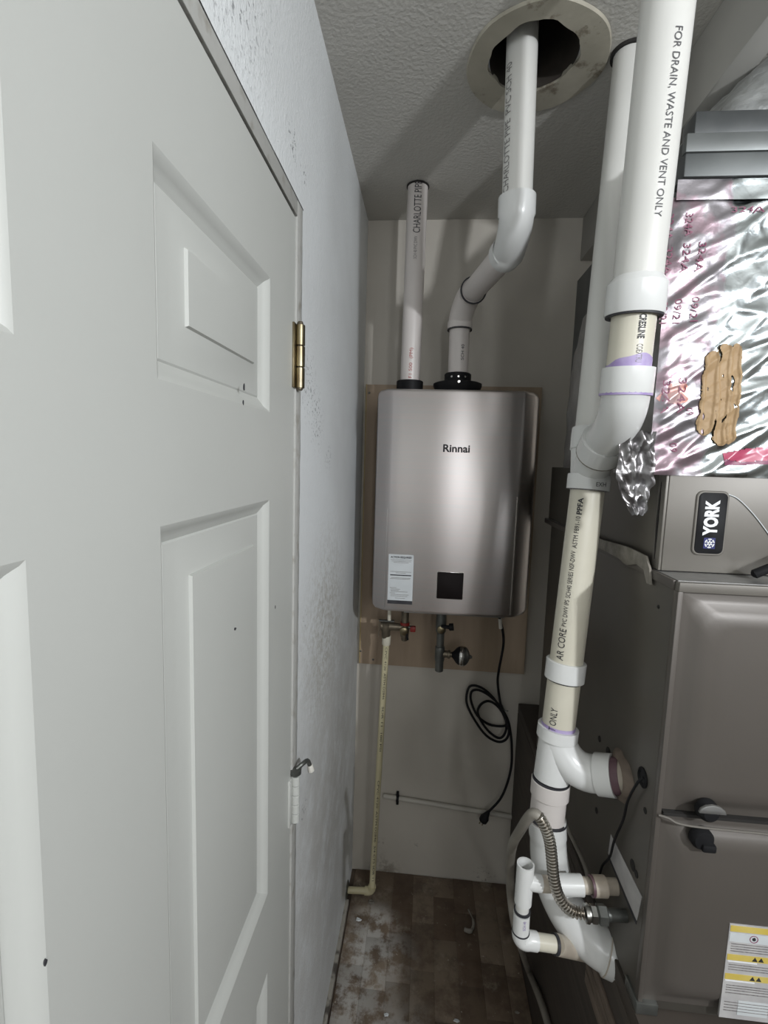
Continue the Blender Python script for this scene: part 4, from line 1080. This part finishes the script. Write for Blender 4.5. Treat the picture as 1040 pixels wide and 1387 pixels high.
# gas stub behind, leading into the furnace
obj('furnace_stub', MB().tube([gn + gx * 0.03, V((XS + 0.003, gn.y + 0.006, gn.z - 0.002))], 0.010, 16), 'iron_grey', gl)
tag(obj('copper_tube', MB().tube(catmull([PX(764, 1108, 0.345), PX(770, 1125, 0.350), PX(782, 1150, 0.352), PX(792, 1172, 0.354), PX(797, 1192, 0.354)], 5), 0.0045, 10), 'hose_grey'), 'thin grey tube slanting down behind the vent stack', 'tube')

# ================================================================== UNDER THE HEATER
YV = 1.535
v0 = P(523.5, 862, YV)
# relief valve and its cream drain pipe
rv = thing('relief_valve', 'brass relief valve on top of the cream drain pipe', 'valve', v0)
t_ = P(523, 848, YV); hx_ = P(548, 850, YV)
obj('valve_body', MB().lathe(V((t_.x, YV, v0.z - 0.004)), (0, 0, 1), [(0, 0.013), (0.004, 0.0145), (0.022, 0.0145), (0.026, 0.0165), (0.046, 0.0165), (0.050, 0.012)], 22), 'brass_dull', rv)
obj('valve_arm', MB().tube([V((t_.x - 0.018, YV, t_.z)), V((t_.x + 0.012, YV, t_.z)), V((hx_.x, YV, hx_.z))], [0.013, 0.0135, 0.0115], 18), 'brass_dull', rv)
obj('test_lever', MB().prism([V((t_.x - 0.023, YV - 0.006, t_.z + 0.018)), V((t_.x - 0.020, YV - 0.006, t_.z + 0.018)), V((t_.x - 0.023, YV - 0.006, t_.z - 0.038)), V((t_.x - 0.026, YV - 0.006, t_.z - 0.038))], (0, 0.010, 0)), 'brass_dull', rv)
obj('lever_top', MB().box(t_.x - 0.024, t_.x + 0.026, YV - 0.006, YV + 0.006, t_.z + 0.0165, t_.z + 0.0205), 'iron_grey', rv)
obj('feed_tube', MB().tube([P(527, 840, YV), V((P(527, 840, YV).x, YV, HZ0 + 0.008))], 0.006, 12), 'pvc_cream', rv)
hv = thing('hot_water_valve', 'brass isolation valve with a red handle under the water heater', 'valve', P(548, 868, YV))
hc = P(548, 853, YV)
obj('valve_body', MB().lathe(V((hc.x, YV, hc.z - 0.036)), (0, 0, 1), [(0, 0.010), (0.012, 0.0115), (0.014, 0.0135), (0.040, 0.0150), (0.052, 0.0125), (HZ0 - hc.z + 0.036 + 0.006, 0.0125)], 20), 'brass_dull', hv)
obj('port_cap', MB().lathe(V((hc.x - 0.002, YV - 0.013, hc.z + 0.001)), (0, -1, 0), [(0, 0.0135), (0.008, 0.0135), (0.010, 0.010)], 20), 'brass', hv)
obj('red_band', MB().lathe(V((hc.x, YV, hc.z + 0.017)), (0, 0, 1), [(0, 0.0152), (0.009, 0.0152)], 20), 'red_handle', hv)
obj('lever', MB().tube([V((hc.x, YV, hc.z + 0.008)), V((hc.x + 0.024, YV - 0.002, hc.z + 0.010))], 0.006, 12), 'iron_grey', hv)
obj('red_handle', MB().box(hc.x + 0.018, hc.x + 0.036, YV - 0.010, YV + 0.008, hc.z - 0.004, hc.z + 0.014), 'red_handle', hv, bevel=0.003)
obj('drain_lever', MB().prism([V((hc.x + 0.004, YV - 0.022, hc.z - 0.006)), V((hc.x + 0.010, YV - 0.022, hc.z - 0.004)), V((hc.x + 0.015, YV - 0.022, hc.z - 0.026)), V((hc.x + 0.009, YV - 0.022, hc.z - 0.027))], (0, 0.006, 0)), 'black_plastic', hv)
gv = thing('gas_valve', 'dark gas shutoff valve with a black handle under the water heater', 'valve', P(597, 905, YV))
gc = P(597, 850, YV); gt = P(594, 885, YV); gb = P(594, 909, YV)
obj('valve_body', MB().lathe(V((gc.x, YV, gc.z - 0.018)), (0, 0, 1), [(0, 0.012), (0.006, 0.0165), (0.032, 0.0175), (HZ0 - gc.z + 0.018 + 0.008, 0.0150)], 20), 'iron_grey', gv)
obj('port_cap', MB().lathe(V((gc.x, YV - 0.015, gc.z - 0.001)), (0, -1, 0), [(0, 0.0125), (0.006, 0.0125), (0.008, 0.009)], 20), 'brass', gv)
obj('handle', MB().tube([V((gc.x, YV - 0.018, gc.z + 0.010)), V((gc.x + 0.024, YV - 0.020, gc.z + 0.010)), V((gc.x + 0.026, YV - 0.020, gc.z + 0.010)), V((gc.x + 0.040, YV - 0.020, gc.z + 0.012))], [0.006, 0.006, 0.012, 0.012], 12), 'black_plastic', gv, bevel=0.001)
obj('nipple', MB().lathe(V((gc.x, YV, gt.z + 0.006)), (0, 0, 1), [(0, 0.0125), (gc.z - gt.z - 0.016, 0.0125)], 20), 'iron_grey', gv)
obj('tee_fitting', MB().lathe(V((gc.x, YV, gt.z - 0.024)), (0, 0, 1), [(0, 0.0150), (0.003, 0.0160), (0.044, 0.0160), (0.048, 0.0150)], 22), 'iron_grey', gv)
obj('drip_leg', MB().lathe(V((gc.x, YV, gb.z)), (0, 0, 1), [(0, 0.011), (0.002, 0.0135), (gt.z - gb.z - 0.018, 0.0135)], 20), 'iron_grey', gv)
hcx = V((gc.x, YV, gt.z))
obj('tee_outlet', MB().lathe(hcx, (1, -0.08, 0), [(0, 0.0115), (0.026, 0.0115), (0.027, 0.014), (0.034, 0.014), (0.035, 0.0085), (0.042, 0.0085)], 18), 'brass_dull', gv)
cone = hcx + V((0.040, -0.004, 0))
obj('regulator_cap', MB().lathe(cone, (1, -0.15, 0), [(0, 0.008), (0.006, 0.014), (0.014, 0.024), (0.022, 0.029), (0.028, 0.030)], 28), 'black_plastic', gv)
obj('regulator_flange', MB().lathe(cone + V((0.026, -0.004, 0)), (1, -0.15, 0), [(0, 0.0315), (0.004, 0.0325), (0.008, 0.0325), (0.010, 0.031), (0.012, 0.0325), (0.015, 0.0315)], 28), 'chrome', gv)
obj('regulator_dome', MB().lathe(cone + V((0.041, -0.006, 0)), (1, -0.15, 0), [(0, 0.030), (0.006, 0.027), (0.012, 0.018), (0.015, 0.008), (0.024, 0.003)], 28), 'iron_grey', gv)

# cream drain pipe to the floor, turned into the left wall
dp = thing('drain_pipe', 'thin cream drain pipe running from the relief valve to the floor', 'pipe', (-0.135, 1.58, 0.012))
q1 = PZ(503.5, 1207, 0.034)
pipe('drop_pipe', q1, V((v0.x, YV, v0.z)), 0.0108, 'cpvc_yellow', dp, seg=20)
qd = (V((v0.x, YV, v0.z)) - q1).normalized()
obj('top_adapter', MB().tube([V((v0.x, YV, v0.z)) - qd * 0.028, V((v0.x, YV, v0.z)) + qd * 0.003], 0.0142, 20), 'pvc_cream', dp, bevel=0.001)
qa = V((XL + 0.0005, q1.y - 0.006, q1.z)); 
obj('elbow', MB().tube([q1 + qd * 0.022] + bend(q1 + qd * 0.016, q1, q1 + V((-0.018, -0.001, 0))) + [q1 + V((-0.026, -0.001, 0))], 0.0145, 22), 'cpvc_yellow', dp)
pipe('wall_stub', q1 + V((-0.02, -0.001, 0)), qa, 0.0112, 'cpvc_yellow', dp, seg=20)
obj('wall_flange', MB().lathe(qa, (1, 0, 0), [(0, 0.030), (0.002, 0.030), (0.005, 0.024), (0.005, 0.012)], 26), 'iron_grey', dp)
for a, b_, s in ((875, 945, 'CPVC 4120  ASTM D2846'), (955, 1015, 'SDR 11  100 PSI'), (1055, 1190, 'CPVC 4120  ASTM D2846  3/4 CTS SDR 11')):
    pa, pb_ = on_pipe(q1, V((v0.x, YV, v0.z)), a), on_pipe(q1, V((v0.x, YV, v0.z)), b_)
    text_pipe(s, 0.009, (pa + pb_) / 2, pb_ - pa, (0.15, -1, 0), 0.0108, 'ink', dp, fit=(pb_ - pa).length)

# power cord with coil, plug and the nail that carries it
def zc(x, y): return (440 + x / 3.714, 920 + y / 3.714)
cord = [(676, 836, 1.56), (681, 856, 1.58), (681.5, 875, 1.61), (676, 905, 1.64), (674, 925, 1.665)]
loop = [(885, 130, 1.672), (912, 200, 1.668), (925, 262, 1.664), (910, 303, 1.662), (868, 314, 1.662), (808, 280, 1.664), (750, 200, 1.668), (713, 120, 1.674), (720, 50, 1.680), (748, 31, 1.684), (800, 50, 1.684), (850, 98, 1.682), (888, 158, 1.680), (912, 218, 1.678), (906, 270, 1.676), (878, 296, 1.676), (832, 270, 1.676), (790, 218, 1.678), (768, 165, 1.680), (785, 126, 1.684), (822, 110, 1.688), (862, 130, 1.690), (900, 180, 1.692), (912, 228, 1.694), (870, 236, 1.696), (815, 222, 1.698), (765, 180, 1.699), (735, 110, 1.700), (738, 62, 1.700), (775, 55, 1.698), (830, 85, 1.694), (880, 135, 1.690), (918, 200, 1.688), (934, 270, 1.686), (940, 350, 1.686), (937, 440, 1.684), (915, 530, 1.682), (880, 605, 1.680), (818, 672, 1.676)]
cord += [(*zc(a, b_), y) for a, b_, y in loop]
pw = thing('power_cord', 'black power cord coiled and hanging under the water heater', 'cord', P(655, 1118, 1.67))
obj('cable', MB().tube(catmull([P(*c) for c in cord], 5), 0.0044, 10), 'black_plastic', pw)
pc = P(660.5, 1101, 1.676); pe = P(653, 1113, 1.670)
pdv = (pe - pc).normalized()
obj('plug', MB().tube([pc - pdv * 0.006, pc, pc + pdv * 0.012, pc + pdv * 0.020, pc + pdv * 0.036, pc + pdv * 0.040], [0.006, 0.008, 0.012, 0.0165, 0.0155, 0.011], 8), 'black_plastic', pw, bevel=0.001)
for s in (-1, 1):
    o_ = V((-pdv.z, 0, pdv.x)) * 0.006 * s
    obj('plug_prong', MB().tube([pc + pdv * 0.038 + o_, pc + pdv * 0.050 + o_], 0.0022, 6), 'brass', pw)
obj('cord_collar', MB().tube([P(677, 838, 1.56), P(678, 851, 1.567)], 0.0058, 12), 'rubber_white', pw)
nl = P(681, 958.5, 1.70)
tag(obj('nail', MB().tube([V((nl.x, YB + 0.003, nl.z)), V((nl.x + 0.004, 1.680, nl.z)), V((nl.x + 0.016, 1.678, nl.z))], 0.0022, 8), 'iron_grey'), 'bent nail in the wall holding the cord coil', 'nail')

# painted conduit low on the back wall with a clip
cw = thing('wall_conduit', 'thin painted conduit across the lower back wall', 'conduit', P(520, 1078, 1.707))
c0, c1 = P(519, 1078, 1.705), P(716, 1110, 1.705)
pipe('tube', c0, c1, 0.0092, 'conduit_paint', cw, seg=18)
cl = c0.lerp(c1, 0.10); cd = (c1 - c0).normalized()
obj('clip', MB().lathe(cl - cd * 0.005, cd, [(0, 0.0095), (0, 0.0125), (0.010, 0.0125), (0.010, 0.0095)], 18, cap=False), 'black_plastic', cw)
obj('clip_tab', MB().box(cl.x - 0.005, cl.x + 0.005, 1.700, 1.7165, cl.z - 0.024, cl.z + 0.022), 'black_plastic', cw, bevel=0.001)

# scraps on the floor
def scrap(px, py, s, m, lab, sh=1.6):
    c = PZ(px, py, 0.0); pts = []
    n = 9; mb = MB()
    base = [V((c.x + s * sh * math.cos(t) * random.uniform(.6, 1.1), c.y + s * math.sin(t) * random.uniform(.6, 1.1), 0.0015)) for t in [2 * math.pi * i / n for i in range(n)]]
    topv = [V((c.x, c.y, 0)) + (b - V((c.x, c.y, 0))) * 0.75 + V((0, 0, s * random.uniform(0.15, 0.5))) for b in base]
    for v in topv: v.z = max(v.z, 0.003)
    mb.loft(None, [base, topv])
    tag(obj('floor_scrap', mb, m, smooth=False), lab, 'debris')
mbw = MB().tube(catmull([PZ(629, 1259, 0.006), PZ(637, 1261, 0.008), PZ(641, 1254, 0.009), PZ(640, 1244, 0.007), PZ(634, 1232, 0.005)], 6), [0.007] * 8 + [0.005] * 10 + [0.0025] * 7, 8)
tag(obj('paint_curl', mbw, 'lint'), 'pale curled paint scrap in the middle of the floor', 'debris')
scrap(503, 1222, 0.010, 'lint', 'crumbled plaster lump below the drain pipe elbow')
scrap(523, 1375, 0.006, 'label_paper', 'small white chip on the floor near the bottom edge')
scrap(485, 1246, 0.008, 'label_paper', 'flat white chip on the floor beside the left wall')
scrap(700, 1372, 0.005, 'lint', 'tiny pale chip on the floor beside the platform')
scrap(618, 1383, 0.006, 'label_paper', 'small white chip at the bottom edge of the picture')
